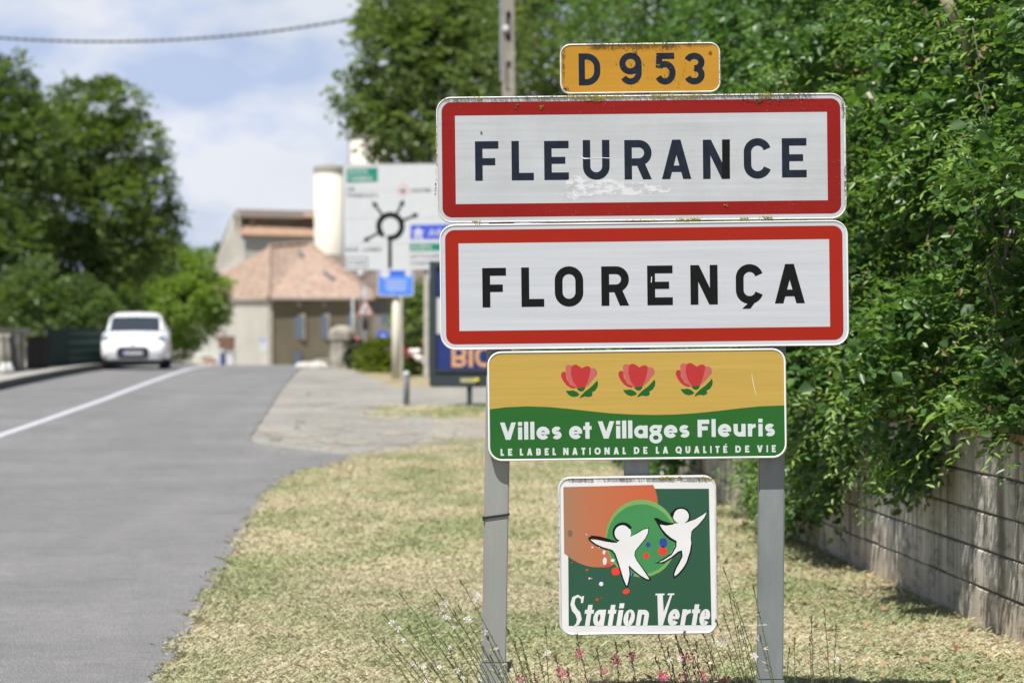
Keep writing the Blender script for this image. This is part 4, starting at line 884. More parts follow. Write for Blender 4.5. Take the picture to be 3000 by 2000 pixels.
# ================================================================== CARS
def car(name, loc, rz, paint, label, L_=3.43, W=1.63, H=1.46, plate=True):
    rt = empty(name, loc, (0, 0, rz), label, 'car')
    hw = W / 2
    # station: y, z bottom, half width at sill, half width at belt, belt z, top z, half width at top
    st = [(0.00, .32, .60, .62, .50, .60, .52), (.06, .25, .74, .74, .58, .70, .60), (.18, .24, .79, .79, .66, .78, .64), (.45, .22, .815, .81, .76, .84, .64), (.80, .18, .815, .815, .87, .93, .62),
          (.93, .18, .815, .815, .90, .975, .64), (1.38, .18, .815, .80, .945, 1.345, .60), (1.58, .18, .815, .80, .95, 1.43, .575), (1.85, .18, .815, .80, .96, 1.465, .55), (2.5, .18, .815, .80, .98, 1.46, .545), (3.0, .18, .81, .795, .99, 1.40, .52), (3.3, .20, .79, .77, 1.0, 1.05, .60), (3.43, .30, .70, .70, .75, .80, .55)]
    prof = []
    for y, zb_, ws, wb_, zb2, zt, wt in st:
        g_ = wt < .7
        prof.append([(y, x, z) for x, z in ((0, zb_), (ws * .9, zb_), (ws, zb_ + .10), (ws + .005, (zb_ + zb2) / 2), (wb_, zb2), (wb_ - .03, zb2 + .02), (wt + .05, zt - .07), (wt - .06, zt - .012), (0, zt))])
    body = MB(); glass = MB(); n = 9
    vs = []
    for p in prof:
        for (y, x, z) in p: vs.append((x, y, z))
        for (y, x, z) in p[::-1][1:-1]: vs.append((-x, y, z))
    m = 2 * n - 2; fb = []; fw = []; fs_ = []
    for j in range(len(prof) - 1):
        for i in range(m):
            f_ = (j * m + i, j * m + (i + 1) % m, (j + 1) * m + (i + 1) % m, (j + 1) * m + i)
            k = i if i < n - 1 else m - 1 - i      # segment index, mirrored
            if j == 5 and k in (6, 7): fw.append(f_)
            elif k == 5 and j in (7, 8, 9): fs_.append(f_)
            elif j == 10 and k in (6, 7): fw.append(f_)
            else: fb.append(f_)
    fb += [tuple(range(m)), tuple((len(prof) - 1) * m + i for i in range(m))[::-1]]
    b = MB().add(vs, fb).build('body', paint, rt, True)
    bb = bmesh.new(); bb.from_mesh(b.data); bmesh.ops.recalc_face_normals(bb, faces=bb.faces[:]); bmesh.ops.delete(bb, geom=[v for v in bb.verts if not v.link_faces], context='VERTS'); bb.to_mesh(b.data); bb.free()
    gl = M['car_glass']
    w1 = MB().add([vs[i] for f_ in fw[:len(fw) // 2] for i in f_], [tuple(range(4 * q, 4 * q + 4)) for q in range(len(fw) // 2)]).build('windscreen', gl, rt)
    w2 = MB().add([vs[i] for f_ in fw[len(fw) // 2:] for i in f_], [tuple(range(4 * q, 4 * q + 4)) for q in range(len(fw) // 2)]).build('rear_window', gl, rt)
    for sgn in (1, -1):
        ff = [f_ for f_ in fs_ if vs[f_[0]][0] * sgn > 0]; MB().add([vs[i] for f_ in ff for i in f_], [tuple(range(4 * q, 4 * q + 4)) for q in range(len(ff))]).build('side_window', gl, rt)
        # A pillar / windscreen frame
        MB().tube([(sgn * .675, .93, .95), (sgn * .63, 1.38, 1.30)], [.045, .04], 6).build('pillar', paint, rt, True)
        # mirror
        MB().tube([(sgn * .80, 1.05, .98), (sgn * .90, 1.02, 1.0)], .02, 5).build('mirror_arm', M['car_black'], rt)
        mm = MB().box((min(sgn * .87, sgn * 1.0), 1.0, .94), (max(sgn * .87, sgn * 1.0), 1.09, 1.07)).build('mirror', M['car_black'], rt, bevel=.03)
        # headlights hug the corner
        hl = [(.50, .105, .70), (.60, .16, .66), (.765, .25, .70), (.795, .40, .80), (.72, .45, .86), (.60, .30, .80)]
        MB().hexa([(sgn * x, y + .06, z - .01) for x, y, z in hl], [(sgn * x * 1.012, y - .02, z + .02) for x, y, z in hl]).build('headlight', M['car_lamp'], rt)
        # bumper slots
        MB().hexa([(sgn * x, .035, z) for x, z in ((.40, .335), (.62, .345), (.66, .38), (.64, .40))], [(sgn * x, .005 + .05 * (x > .6), z) for x, z in ((.40, .335), (.62, .345), (.66, .38), (.64, .40))]).build('bumper_slot', M['car_black'], rt)
        for yw in (.66, 2.98):
            x0, x1 = (.66, .80); cx_ = sgn * .735
            wm = MB(); ring = []
            for k in range(20):
                a = 2 * math.pi * k / 20; ring.append((math.cos(a), math.sin(a)))
            prf = [(.10, .18), (-.02, .20), (.0, .27), (.08, .285), (.155, .27), (.17, .20)]
            v_ = [(sgn * (.64 + px_), yw + r_ * c_, .285 + r_ * s__) for px_, r_ in prf for c_, s__ in ring]
            f2 = [(i * 20 + k, i * 20 + (k + 1) % 20, (i + 1) * 20 + (k + 1) % 20, (i + 1) * 20 + k) for i in range(5) for k in range(20)]
            wh = MB().add(v_, f2).build('tyre', M['car_tyre'], rt, True)
            MB().add([(sgn * .785, yw + .2 * c_, .285 + .2 * s__) for c_, s__ in ring] + [(sgn * .765, yw, .285)], [(k, (k + 1) % 20, 20) for k in range(20)]).build('rim', M['car_rim'], wh)
    # grille with plate, lower lip, badge
    def rrect(w_, h_, r_, cx_, cz): 
        pts = []
        for ax_, az_, a in ((w_ - r_, h_ - r_, 0), (-w_ + r_, h_ - r_, 90), (-w_ + r_, -h_ + r_, 180), (w_ - r_, -h_ + r_, 270)):
            for i in range(5): t = R(a + 22.5 * i); pts.append((cx_ + ax_ + r_ * math.cos(t), cz + az_ + r_ * math.sin(t)))
        return pts
    o1 = rrect(.40, .145, .11, 0, .425)
    MB().hexa([(x, .05, z) for x, z in o1], [(x, -.03 + .03 * abs(x), z) for x, z in o1]).build('grille', M['car_black'], rt)
    if plate: 
        pl = MB().box((-.25, -.05, .37), (.25, -.02, .47)).build('number_plate', M['plate_grey'], rt)
        MB().box((-.25, -.052, .371), (-.22, -.0495, .469)).build('plate_band', M['sign_blue'], pl)
    MB().hexa([(-.60, .02, .24), (.60, .02, .24), (.66, .10, .24), (-.66, .10, .24)], [(-.60, .0, .275), (.60, .0, .275), (.66, .08, .275), (-.66, .08, .275)]).build('bumper_lip', paint, rt)
    MB().box((-.70, .10, .14), (.70, .30, .22)).build('underbody', M['car_black'], rt)
    bd = MB()
    for dz in (0, .045): bd.add([(-.055, .0, .60 + dz), (0, -.01, .64 + dz), (.055, .0, .60 + dz), (.055, .0, .622 + dz), (0, -.01, .664 + dz), (-.055, .0, .622 + dz)], [(0, 1, 4, 5), (1, 2, 3, 4)])
    bd.build('badge', M['car_rim'], rt)
    return rt
def carpaint(name, c): t = NT(name); t.base(c); t.b.inputs['Roughness'].default_value = .3; t.b.inputs['Coat Weight'].default_value = .7; t.b.inputs['Coat Roughness'].default_value = .06; return t.m
M['plate_grey'] = mat('number_plate_white', (.40, .41, .44), .5)
M['car_white'] = carpaint('white_car_paint', (.80, .81, .83)); M['car_bluegrey'] = carpaint('blue_grey_car_paint', (.20, .27, .32))
M['car_glass'] = mat('dark_car_glass', (.035, .045, .055), .10, .05, 2, spec=.9); M['car_black'] = mat('black_car_plastic', (.02, .021, .024), .5); M['car_tyre'] = mat('tyre_rubber', (.015, .015, .015), .85)
M['car_rim'] = mat('silver_metal', (.5, .5, .52), .3, .05, 5, metal=.7); M['car_lamp'] = mat('lamp_glass', (.20, .22, .25), .12, .3, 9, spec=.8)
YC = 68.6; xc = (389 - CX) / F * YC
wc = car('white_car', (xc, YC, h(YC) + .01), R(4.5), M['car_white'], 'small white hatchback coming towards us over the crest beside the kerb')
ic = MB().box((-.45, 1.6, .9), (-.1, 1.7, 1.25)).build('seat', M['car_black'], wc, bevel=.05)
car('parked_car', ((728 - CX) / F * 168, 168, zat(1118, 168)), R(88), M['car_bluegrey'], 'blue grey parked car half hidden below the road crest in front of the pale house')

# ================================================================== LEFT BRIDGE SIDE: balustrade, panel, fence
def kx(y, off): return lerp_tab(KERB, y) - off
M['old_stone'] = mat('lichened_old_stone', (.30, .28, .235), .95, .35, 4, .6, 20, world=True)
M['stone_dark'] = mat('blackened_stone', (.10, .098, .09), .95, .3, 5, .4, 20, world=True)
def bal_at(px, D): return P(px, 970, D)
bs = empty('stone_balustrade', (*bal_at(20, 60)[:2], h(60) + .15), label='weathered stone balustrade at the left edge of the bridge pavement', cat='balustrade'); O = bs.location.copy()
zB = lambda py, D: zat(py, D) - O.z
for px, D in ((4, 59.5), (22, 60), (66, 61.2)):
    c = bal_at(px, D) - O; hh = zB(975, D) - zB(1078, D); z0 = 0
    MB().lathe((c.x, c.y, 0), [(.085, 0), (.085, .08), (.055, .12), (.05, .2), (.085, .35), (.09, .45), (.06, .62), (.045, .72), (.08, .78), (.08, .84)], 10).build('baluster', M['old_stone'], bs, True)
a, b_ = bal_at(-120, 58) - O, bal_at(76, 61.5) - O
def bar(mb, a, b, hw, z0, z1):
    d = Vector((b.x - a.x, b.y - a.y, 0)).normalized(); n_ = Vector((-d.y, d.x, 0)) * hw
    return mb.hexa([Vector((*(a - n_)[:2], z0)), Vector((*(b - n_)[:2], z0)), Vector((*(b + n_)[:2], z0)), Vector((*(a + n_)[:2], z0))], [Vector((*(a - n_)[:2], z1)), Vector((*(b - n_)[:2], z1)), Vector((*(b + n_)[:2], z1)), Vector((*(a + n_)[:2], z1))])
bar(MB(), a, b_, .13, .84, .97).build('handrail', M['old_stone'], bs, bevel=.015); bar(MB(), a, b_, .15, -.12, -.004).build('plinth', M['old_stone'], bs)
c = bal_at(46, 60.6) - O; MB().box((c.x - .13, c.y - .13, -.1), (c.x + .13, c.y + .13, .84)).build('pier', M['stone_dark'], bs, bevel=.015)
for px, D in ((10, 58.6), (27, 59)):
    c = bal_at(px, D) - O; MB().lathe((c.x, c.y, -.01), [(.10, 0), (.11, .12), (.05, .18), (.05, .24)], 10).build('pale_foot', M['plaster_white'], bs, True)
M['brown_panel'] = mat('dark_brown_board', (.022, .019, .015), .85, .25, 2, spec=.15)
pn = empty('brown_board_panel', (*bal_at(109, 63)[:2], h(63) + .14), label='dark brown board panel between the stone balustrade and the green fence', cat='fence panel'); O = pn.location.copy()
a, b_ = bal_at(79, 62) - O, bal_at(141, 64) - O; n_board = 5
for i in range(n_board):
    q0 = a.lerp(b_, i / n_board + .004); q1 = a.lerp(b_, (i + 1) / n_board - .004); bar(MB(), q0, q1, .02 + .003 * (i % 2), -.02, .76).build('board', M['brown_panel'], pn)
M['green_iron'] = mat('dark_green_painted_metal', (.008, .024, .020), .8, .2, 3, spec=.15); M['green_net'] = mat('dusty_green_slat', (.03, .075, .062), .8, .25, 6, spec=.15)
gf = empty('green_fence', (*bal_at(220, 70)[:2], h(70) + .14), label='dark green metal fence with horizontal rows behind the white car', cat='fence'); O = gf.location.copy()
a, b_, c_ = bal_at(142, 64.5) - O, bal_at(198, 67) - O, bal_at(330, 73) - O
bar(MB(), a, b_, .03, -.1, .88).build('solid_panel', M['green_iron'], gf)
for z0, z1, mm in ((-.1, .02, 'green_iron'), (.06, .22, 'green_net'), (.29, .40, 'green_net'), (.50, .62, 'green_net'), (.74, .82, 'green_net'), (.85, .92, 'green_iron'), (.24, .27, 'green_iron'), (.43, .47, 'green_iron')):
    bar(MB(), b_ + Vector((0, .1, 0)), c_, .02, z0, z1).build('rail', M[mm], gf)
bar(MB(), b_ + Vector((0, .16, 0)), c_ + Vector((0, .08, 0)), .01, -.1, .86).build('backing_sheet', M['green_iron'], gf)
for i in range(22):
    q = b_.lerp(c_, (i + .5) / 22); MB().tube([(q.x, q.y - .02, -.08), (q.x, q.y - .02, .9)], .012, 5).build('upright', M['green_iron'], gf)
for q in (a, b_, c_): MB().tube([(q.x, q.y - .05, -.1), (q.x, q.y - .05, .98)], .04, 8).build('post', M['green_iron'], gf)

# ================================================================== RIGHT BANK: gate pillar, signs, panel, pole, shrubs
D_ = 72.0
gp = empty('stone_pillar', (*P(1002, 970, D_)[:2], h(D_)), label='squat stone pillar with a rounded cap at the end of the bridge parapet', cat='pillar'); s_ = D_ / F
MB().lathe((0, 0, -.1), [(.36, 0), (.33, .35), (.30, .80)], 8).build('shaft', M['old_stone'], gp)
MB().lathe((0, 0, .70), [(.31, 0), (.34, .06), (.34, .24), (.27, .36), (.10, .42)], 12).build('cap', M['old_stone'], gp)
bk = MB(); 
for i in range(9): 
    a = random.uniform(0, 6.28); MB().lathe((-.62 - .13 * (i % 5) + .1, -.2 + random.uniform(-.3, .3), -.05), [(.20, 0), (.22, .1), (.14, .17 + .05 * random.random()), (.05, .20 + .05 * random.random())], 7).build('rubble_stone', M['plaster_pale'], gp)
dk = shell_tree('ivy_clump', (*P(1052, 970, 70)[:2], h(70)), [T(1042, 1020, 71, .22), T(1045, 1050, 70.5, .24), T(1052, 1078, 70, .28), T(1068, 1090, 70, .2)], 3500, .09, leaf_material('shaded_ivy_leaf', [(0, (.012, .022, .008)), (1, (.03, .05, .015))]), 'ivy leaning against the stone pillar, its shade put into nearly black leaves', .03, tint0=.4, spl=.15, cat='ivy')  # leaf colour nearly black, standing for the ivy's shade
sb = shell_tree('clipped_shrub', (*P(1120, 970, 66)[:2], h(66)), [T(1105, 1040, 66, .36), T(1140, 1035, 66, .36), T(1085, 1050, 66, .3), T(1120, 1075, 65.8, .38), T(1150, 1070, 65.8, .32), T(1095, 1085, 65.6, .26)], 9000, .09, M['leaf_shrub'], 'yellow green clipped shrub between the stone pillar and the cream pole', .05, tint0=.45, spl=.18, cat='shrub')
rs = shell_tree('rose_bush', (*P(1225, 970, 63)[:2], h(63)), [T(1215, 1080, 63, .36), T(1245, 1070, 63, .36), T(1200, 1050, 63, .3), T(1235, 1020, 63, .36), T(1260, 1000, 63, .3), T(1225, 1100, 62.6, .28)], 9000, .08, M['leaf_tree'], 'leafy rose bush with pink and white flowers behind the bollard', .04, tint0=.65, spl=.16, cat='bush')
M['rose_pink'] = mat('pink_petals', (.62, .10, .13), .6); M['rose_white'] = mat('white_petals', (.82, .78, .76), .6)
for px, py, r_, mm in ((1188, 1022, .10, 'rose_pink'), (1199, 1040, .09, 'rose_pink'), (1203, 1030, .10, 'rose_white'), (1222, 1030, .10, 'rose_white'), (1228, 1050, .11, 'rose_white'), (1216, 1042, .08, 'rose_white'), (1246, 1002, .07, 'rose_pink'), (1240, 1060, .07, 'rose_white'), (1180, 1030, .06, 'rose_pink')):
    c = P(px, py, 62.4) - rs.location; MB().lathe(tuple(c - Vector((0, 0, r_ * .6))), [(r_ * .3, 0), (r_ * .9, r_ * .4), (r_, r_ * .9), (r_ * .5, r_ * 1.3)], 8).build('rose', M[mm], rs, True)
gt = shell_tree('tall_shrub', (*P(1240, 970, 70)[:2], h(70)), [T(1215, 900, 70, .5), T(1250, 880, 70, .5), T(1245, 930, 70, .55), T(1215, 950, 70, .5), T(1250, 985, 70, .5), T(1280, 900, 70, .6), T(1320, 940, 70, .7), T(1380, 920, 71, .8), T(1200, 990, 70, .35)], 14000, .11, M['leaf_tree'], 'tall green shrub filling the gap under the direction sign beside the advertising panel', .07, tint0=.7, spl=.25, cat='shrub')

# cream pole with the blue notice
M['cream_pole'] = mat('cream_concrete_pole', (.55, .53, .44), .85, .08, 2)
bp = empty('blue_notice_board', (*P(1160, 970, 60)[:2], h(60)), label='small blue notice board with white pictograms on a thick cream pole', cat='sign'); zl = lambda py: zat(py, 60) - h(60)
MB().lathe((0, 0.05, -.1), [(.105, 0), (.085, zl(850))], 16).build('pole', M['cream_pole'], bp, True)
def strip_props(e): 
    for k in ('label', 'category', 'group'):
        if k in e: del e[k]
def sub_panel(parent, px, py, wpx, hpx, D, loc, m_rim, m_face, r=5, bead=1.2, roll=0.0, base_name='board', face='face'):
    """a panel that is a part of a bigger thing: its body is the part, its prints are sub-parts"""
    q = Panel('board', px, py, wpx, hpx, roll, '', D=D); strip_props(q.e); q.e.name = base_name; q.e.parent = parent; q.e.location = loc; q.body(m_rim, m_face, r, .03, bead, face); return q
q = sub_panel(bp, 1160, 829, 106, 78, 60, (0, -.08, zl(829)), M['sign_white'], M['sign_blue'], 9, 1.6)
q.shape('print', [(1112 + 5 * 0, 806), (1209, 806), (1209, 862), (1112, 862)], mat('light_blue_print', (.08, .24, .78), .4), -.004)
def ell(cx_, cy_, rx, ry, n=20, rot=0.0, jit=0.0):
    out_ = []
    for i in range(n):
        a = 2 * math.pi * i / n; k = 1 + random.uniform(-jit, jit); x, y = rx * k * math.cos(a), ry * k * math.sin(a); out_.append((cx_ + x * math.cos(rot) - y * math.sin(rot), cy_ + x * math.sin(rot) + y * math.cos(rot)))
    return out_
q.shape('print', ell(1128, 803, 15, 11), M['sign_white'], -.006); q.shape('print', ell(1197, 801, 10, 10), M['sign_white'], -.006)
for i in range(4): q.shape('print', [(1128 + 4 * (i % 2), 820 + 9 * i), (1190, 820 + 9 * i), (1190, 823 + 9 * i), (1128 + 4 * (i % 2), 823 + 9 * i)], M['sign_white'], -.006)
# bollard
bo = empty('bollard', G(1191, 1186), label='short grey bollard standing in front of the rose bush', cat='bollard'); 
MB().lathe((0, 0, -.05), [(.055, 0), (.05, .56), (.05, .60), (.03, .64)], 14).build('post', M['zinc'], bo, True); MB().lathe((0, 0, .50), [(.053, 0), (.053, .06)], 14).build('band', M['sign_white'], bo, True)

# roundabout direction sign
RD = 62.0
rd = empty('direction_sign', (*P(1200, 970, RD)[:2], h(RD)), label='large white roundabout direction sign with green and blue boxes behind the town signs', cat='sign')
zr = lambda py: zat(py, RD) - h(RD)
q = sub_panel(rd, 1206, 635, 402, 312, RD, (.05, 0, zr(635)), M['zinc'], M['sign_white'], 6, 1.5, roll=.012)
for px in (1172, 1248): c = P(px, 970, RD).x - rd.location.x; MB().box((c - .055, .05, -.1), (c + .055, .13, zr(500))).build('leg', mat('grey_post', (.42, .40, .36), .8), rd)
M['sign_green'] = mat('direction_green', (.01, .23, .15), .4, .04, 5); M['sign_ink'] = M['ink_black']; M['sign_royal'] = mat('motorway_blue', (.05, .10, .60), .4, .04, 5)
q.shape('print', [(1015, 494), (1106, 491), (1106, 533), (1015, 536)], M['sign_green'], -.004)
q.text('AUCH', 1020, 1076, 510, 13, .17, M['sign_white'], -.008, join='print'); q.text('TARBES', 1020, 1090, 530, 13, .17, M['sign_white'], -.008, join='print')
q.text('ZI', 1015, 1036, 560, 11, .15, M['ink_black'], -.006, join='print'); q.text('PREISSAN', 1017, 1106, 579, 11, .15, M['ink_black'], -.006, join='print')
q.text('CENTRE', 1204, 1262, 564, 11, .15, M['ink_black'], -.006, join='print')
q.text('BASE', 1013, 1050, 737, 11, .15, M['ink_black'], -.006, join='print'); q.text('LOISIRS', 1062, 1118, 737, 11, .15, M['ink_black'], -.006, join='print')
def outline(pts, wpx, m, y, name='print'):
    """closed outline stroke in photo pixels"""
    o_ = [q.loc(*p) for p in pts]; s = strip([(a, b) for a, b in o_], wpx * q.u, True); return link(name, pieces_mesh([s], lambda a, b: (a, b), y), m, q.e)
outline([(1012, 754), (1076, 754), (1076, 784), (1012, 784)], 2, M['ink_black'], -.005); q.text('STADE', 1018, 1070, 775, 11, .15, M['ink_black'], -.006, join='print')
outline(ell(1180, 557, 15, 15), 4, mat('pale_red_print', (.62, .32, .32), .5), -.005); q.shape('print', ell(1180, 559, 7, 5), M['ink_black'], -.007)
# ring with five arrows
cx_, cy_ = 1143, 663
def pst(pts, wpx, m, y, name='print'):
    s = strip([q.loc(*p) for p in pts], wpx * q.u); return link(name, pieces_mesh([s], lambda a, b: (a, b), y), m, q.e)
ringp = [(cx_ + 34 * math.cos(R(a)), cy_ + 34 * math.sin(R(a))) for a in range(-220, 96, 9)]
pst(ringp, 16, M['ink_black'], -.006)
q.shape('print', ell(ringp[0][0] + 2, ringp[0][1] + 3, 8, 7), M['ink_black'], -.0065); q.shape('print', ell(ringp[-1][0], ringp[-1][1], 8, 7), M['ink_black'], -.0065)
pst([(1142, 702), (1142, 786)], 10.5, M['ink_black'], -.0055)
for tx, ty in ((1096, 597), (1179, 593), (1218, 630), (1071, 703)):
    dx, dy = tx - cx_, ty - cy_; l_ = math.hypot(dx, dy); dx /= l_; dy /= l_; pst([(cx_ + 32 * dx, cy_ + 32 * dy), (tx, ty)], 7, M['ink_black'], -.007)
    q.shape('print', [(tx + dx * 10, ty + dy * 10), (tx - dx * 9 - dy * 10, ty - dy * 9 + dx * 10), (tx - dx * 5, ty - dy * 5), (tx - dx * 9 + dy * 10, ty - dy * 9 - dx * 10)], M['ink_black'], -.0075)
q.shape('print', [(1202, 659), (1330, 657), (1330, 700), (1202, 702)], M['sign_royal'], -.004)
q.shape('print', [(1212, 700), (1220, 668), (1230, 668), (1238, 700), (1228, 700), (1225, 676), (1222, 700)], M['sign_white'], -.006); q.shape('print', [(1209, 676), (1241, 676), (1241, 682), (1209, 682)], M['sign_white'], -.007)
q.text('A62', 1254, 1318, 691, 20, .17, M['sign_white'], -.007, join='print')
q.shape('print', [(1200, 714), (1330, 712), (1330, 734), (1200, 736)], M['sign_green'], -.004); q.text('AGEN', 1204, 1262, 731, 14, .17, M['sign_white'], -.007, join='print')
q.text('LECTOURE', 1201, 1290, 757, 11, .15, M['ink_black'], -.006, join='print'); q.text('CONDOM', 1201, 1272, 777, 11, .15, M['ink_black'], -.006, join='print')
for yy in (560, 640, 715): pst([(1008, yy), (1404, yy - 4)], 1.0, M['zinc'], -.0035, 'panel_joint')

# advertising panel
AD = 46.0; ap = empty('advertising_panel', (*P(1376, 970, AD)[:2], h(AD)), label='dark framed advertising panel with a navy poster reading BIO on one leg', cat='advertising panel')
u_ = AD / F; za = lambda py: zat(py, AD) - h(AD); M['slate_metal'] = mat('slate_grey_lacquer', (.035, .048, .058), .4, .1, 4); M['navy_poster'] = mat('navy_poster_print', (.018, .035, .17), .25, .15, 2)
xa = lambda px: (px - 1376) * u_
fr = MB()
for a in ((1258, 765, 1276, 1130), (1476, 765, 1494, 1130), (1276, 765, 1476, 780), (1276, 1082, 1476, 1090)): MB().box((xa(a[0]), 0, za(a[3])), (xa(a[2]), .2, za(a[1]))).build('frame', M['slate_metal'], ap)
MB().box((xa(1259), -.02, za(1133)), (xa(1493), .22, za(1098))).build('bottom_box', M['slate_metal'], ap, bevel=.012); MB().box((xa(1266), .02, za(1099)), (xa(1486), .18, za(1089))).build('groove', M['car_black'], ap)
po = MB().box((xa(1276), .05, za(1082)), (xa(1476), .15, za(780))).build('poster', M['navy_poster'], ap)
MB().box((xa(1272), .04, za(978)), (xa(1330), .049, za(872))).build('print', M['sign_white'], po)
M['salmon'] = mat('salmon_print', (.66, .36, .18), .5); 
def glyph_at(ch, x0, x1, yt, yb, st_, y, par, m):
    hh = yb - yt; g_ = glyph(ch, (x1 - x0) / hh, st_ / hh); return link('print', pieces_mesh(g_, lambda a, b: (xa(x0) + a * hh * u_, za(yb) + b * hh * u_), y), m, par)
for ch, x0, x1 in (('B', 1323, 1366), ('I', 1373, 1385), ('O', 1392, 1445)): glyph_at(ch, x0, x1, 1013, 1075, 11, .046 / .22, po, M['salmon'])
MB().box((xa(1349), -.03, za(1120)), (xa(1392), -.021, za(1107))).build('maker_mark', mat('pale_yellow_mark', (.42, .42, .22), .5), ap); MB().lathe((xa(1398), -.024, za(1113)), [(.001, -.04), (.04, -.01), (.04, .01), (.001, .04)], 12).build('maker_mark', mat('yellow_mark', (.75, .62, .03), .5), ap)
MB().box((xa(1368), .04, -.1), (xa(1383), .16, za(1130))).build('leg', M['slate_metal'], ap)
# warning triangle with its post and lamp
WD = 76.0; ws_ = empty('warning_sign', (*P(1070, 970, WD)[:2], h(WD)), label='red edged white warning triangle on a grey post behind the stone pillar', cat='sign'); zw = lambda py: zat(py, WD) - h(WD)
MB().lathe((0, .03, -.1), [(.05, 0), (.05, zw(828))], 10).build('post', M['zinc'], ws_, True); xw = lambda px: (px - 1070) * WD / F
def tri(name, pts, m, y, th_): a = [(xw(px), y, zw(py)) for px, py in pts]; b = [(x, y + th_, z) for x, _, z in a]; return MB().hexa(b, a).build(name, m, ws_)
t1 = tri('red_triangle', [(1044, 923), (1097, 923), (1070.5, 874)], mat('dull_red_print', (.42, .16, .15), .5), -.06, .03); t2 = tri('white_triangle', [(1053, 918.5), (1088, 918.5), (1070.5, 884)], M['sign_white'], -.066, .004)
tri('pictogram', [(1064, 915), (1080, 913), (1072, 896)], mat('grey_print', (.2, .2, .22), .5), -.07, .002)
MB().lathe((0, .03, zw(965)), [(.07, 0), (.09, .1), (.07, .3)], 10).build('control_box', M['car_black'], ws_)
tag(MB().lathe((*P(1034, 970, 88)[:2], h(88) - .1), [(.05, 0), (.045, zat(862, 88) - h(88))], 8).build('street_post', M['zinc'], None, True), 'thin grey post left of the warning triangle', 'post')
lm = empty('street_lamp', (*P(1056, 970, 120)[:2], h(120)), label='small white globe lamp above the roof edge beside the direction sign', cat='lamp'); zl2 = zat(803, 120) - h(120)
MB().tube([(0, .05, -.1), (0, .05, zl2 - .1)], .035, 6).build('post', M['zinc'], lm); MB().lathe((0, 0, zl2 - .12), [(.02, 0), (.10, .06), (.12, .14), (.09, .22), (.02, .27)], 12).build('globe', M['sign_white'], lm, True)
bs2 = empty('cycle_sign', (*P(1121, 970, 84)[:2], h(84)), label='little blue square sign with a white figure above the clipped shrub', cat='sign'); zc = lambda py: zat(py, 84) - h(84); xc2 = lambda px: (px - 1121) * 84 / F
MB().box((xc2(1106), -.02, zc(1004)), (xc2(1138), .01, zc(970))).build('plate', M['sign_blue'], bs2); MB().box((xc2(1118), -.03, zc(996)), (xc2(1126), -.021, zc(980))).build('figure', M['sign_white'], bs2); MB().tube([(0, .05, -.1), (0, .05, zc(972))], .03, 6).build('post', M['zinc'], bs2)
nb = empty('name_board', (*P(1196, 970, 73)[:2], h(73)), label='dark grey board hanging in front of the shrub right of the cream pole', cat='board'); zn = lambda py: zat(py, 73) - h(73); xn = lambda px: (px - 1196) * 73 / F
MB().box((xn(1178), 0, zn(925)), (xn(1222), .05, zn(896))).build('plate', M['slate'], nb); MB().box((xn(1186), -.01, zn(914)), (xn(1212), -.002, zn(906))).build('print', M['zinc'], nb); MB().tube([(xn(1181), .08, -.1), (xn(1181), .08, zn(900))], .03, 6).build('post', M['zinc'], nb)
rm = tag(MB().lathe((*P(1042, 998, 76)[:2], zat(1004, 76)), [(.05, 0), (.10, .06), (.08, .16)], 10).build('flower_tuft', M['rose_pink'], None, True), 'small red flower tuft beside the stone pillar cap', 'flowers')

# utility pole and cable
UD = 55.0; up = empty('utility_pole', (*P(1490, 970, UD)[:2], h(UD)), label='tall weathered concrete utility pole with slots rising behind the town name sign', cat='pole'); zu = lambda py: zat(py, UD) - h(UD)
M['pole_c'] = mat('weathered_concrete', (.29, .265, .225), .95, .28, 3, .5, 20)
def pw(z): return .17 - z * .0075
for z0 in range(0, 11):
    a, b_ = pw(z0), pw(z0 + 1); yb_ = -.1 if z0 == 0 else z0
    for sx in (-1, 1): MB().hexa([(sx * a, -.10, yb_), (sx * a * .45, -.10, yb_), (sx * a * .45, .10, yb_), (sx * a, .10, yb_)][::sx], [(sx * b_, -.10, z0 + 1), (sx * b_ * .45, -.10, z0 + 1), (sx * b_ * .45, .10, z0 + 1), (sx * b_, .10, z0 + 1)][::sx]).build('flange', M['pole_c'], up)
    MB().hexa([(-a * .45, -.03, yb_), (a * .45, -.03, yb_), (a * .45, .05, yb_), (-a * .45, .05, yb_)], [(-b_ * .45, -.03, z0 + 1), (b_ * .45, -.03, z0 + 1), (b_ * .45, .05, z0 + 1), (-b_ * .45, .05, z0 + 1)]).build('web', M['stone_dark'] if z0 % 2 else M['pole_c'], up)
    MB().box((-a * .44, -.098, z0 + .55), (a * .44, -.032, z0 + .95)).build('rung', M['pole_c'], up)
MB().lathe((-.05, -.14, zu(98)), [(.05, 0), (.07, .04), (.07, .1), (.04, .14)], 10).build('insulator', M['plaster_white'], up, True)
MB().tube([(-.14, -.1, zu(240)), (-.15, -.1, zu(120)), (-.15, -.1, zu(-60))], .03, 6).build('cable_conduit', M['zinc'], up)
pts = []
for i in range(80):
    t = i / 79; px = -500 + 1990 * t; D = 48 + 7 * t
    import_y = np.interp(px, [-500, -200, 0, 261, 499, 721, 1043, 1250, 1490], [52, 92, 111, 123, 118, 100, 55, 10, -62])
    pts.append((px, import_y, D))
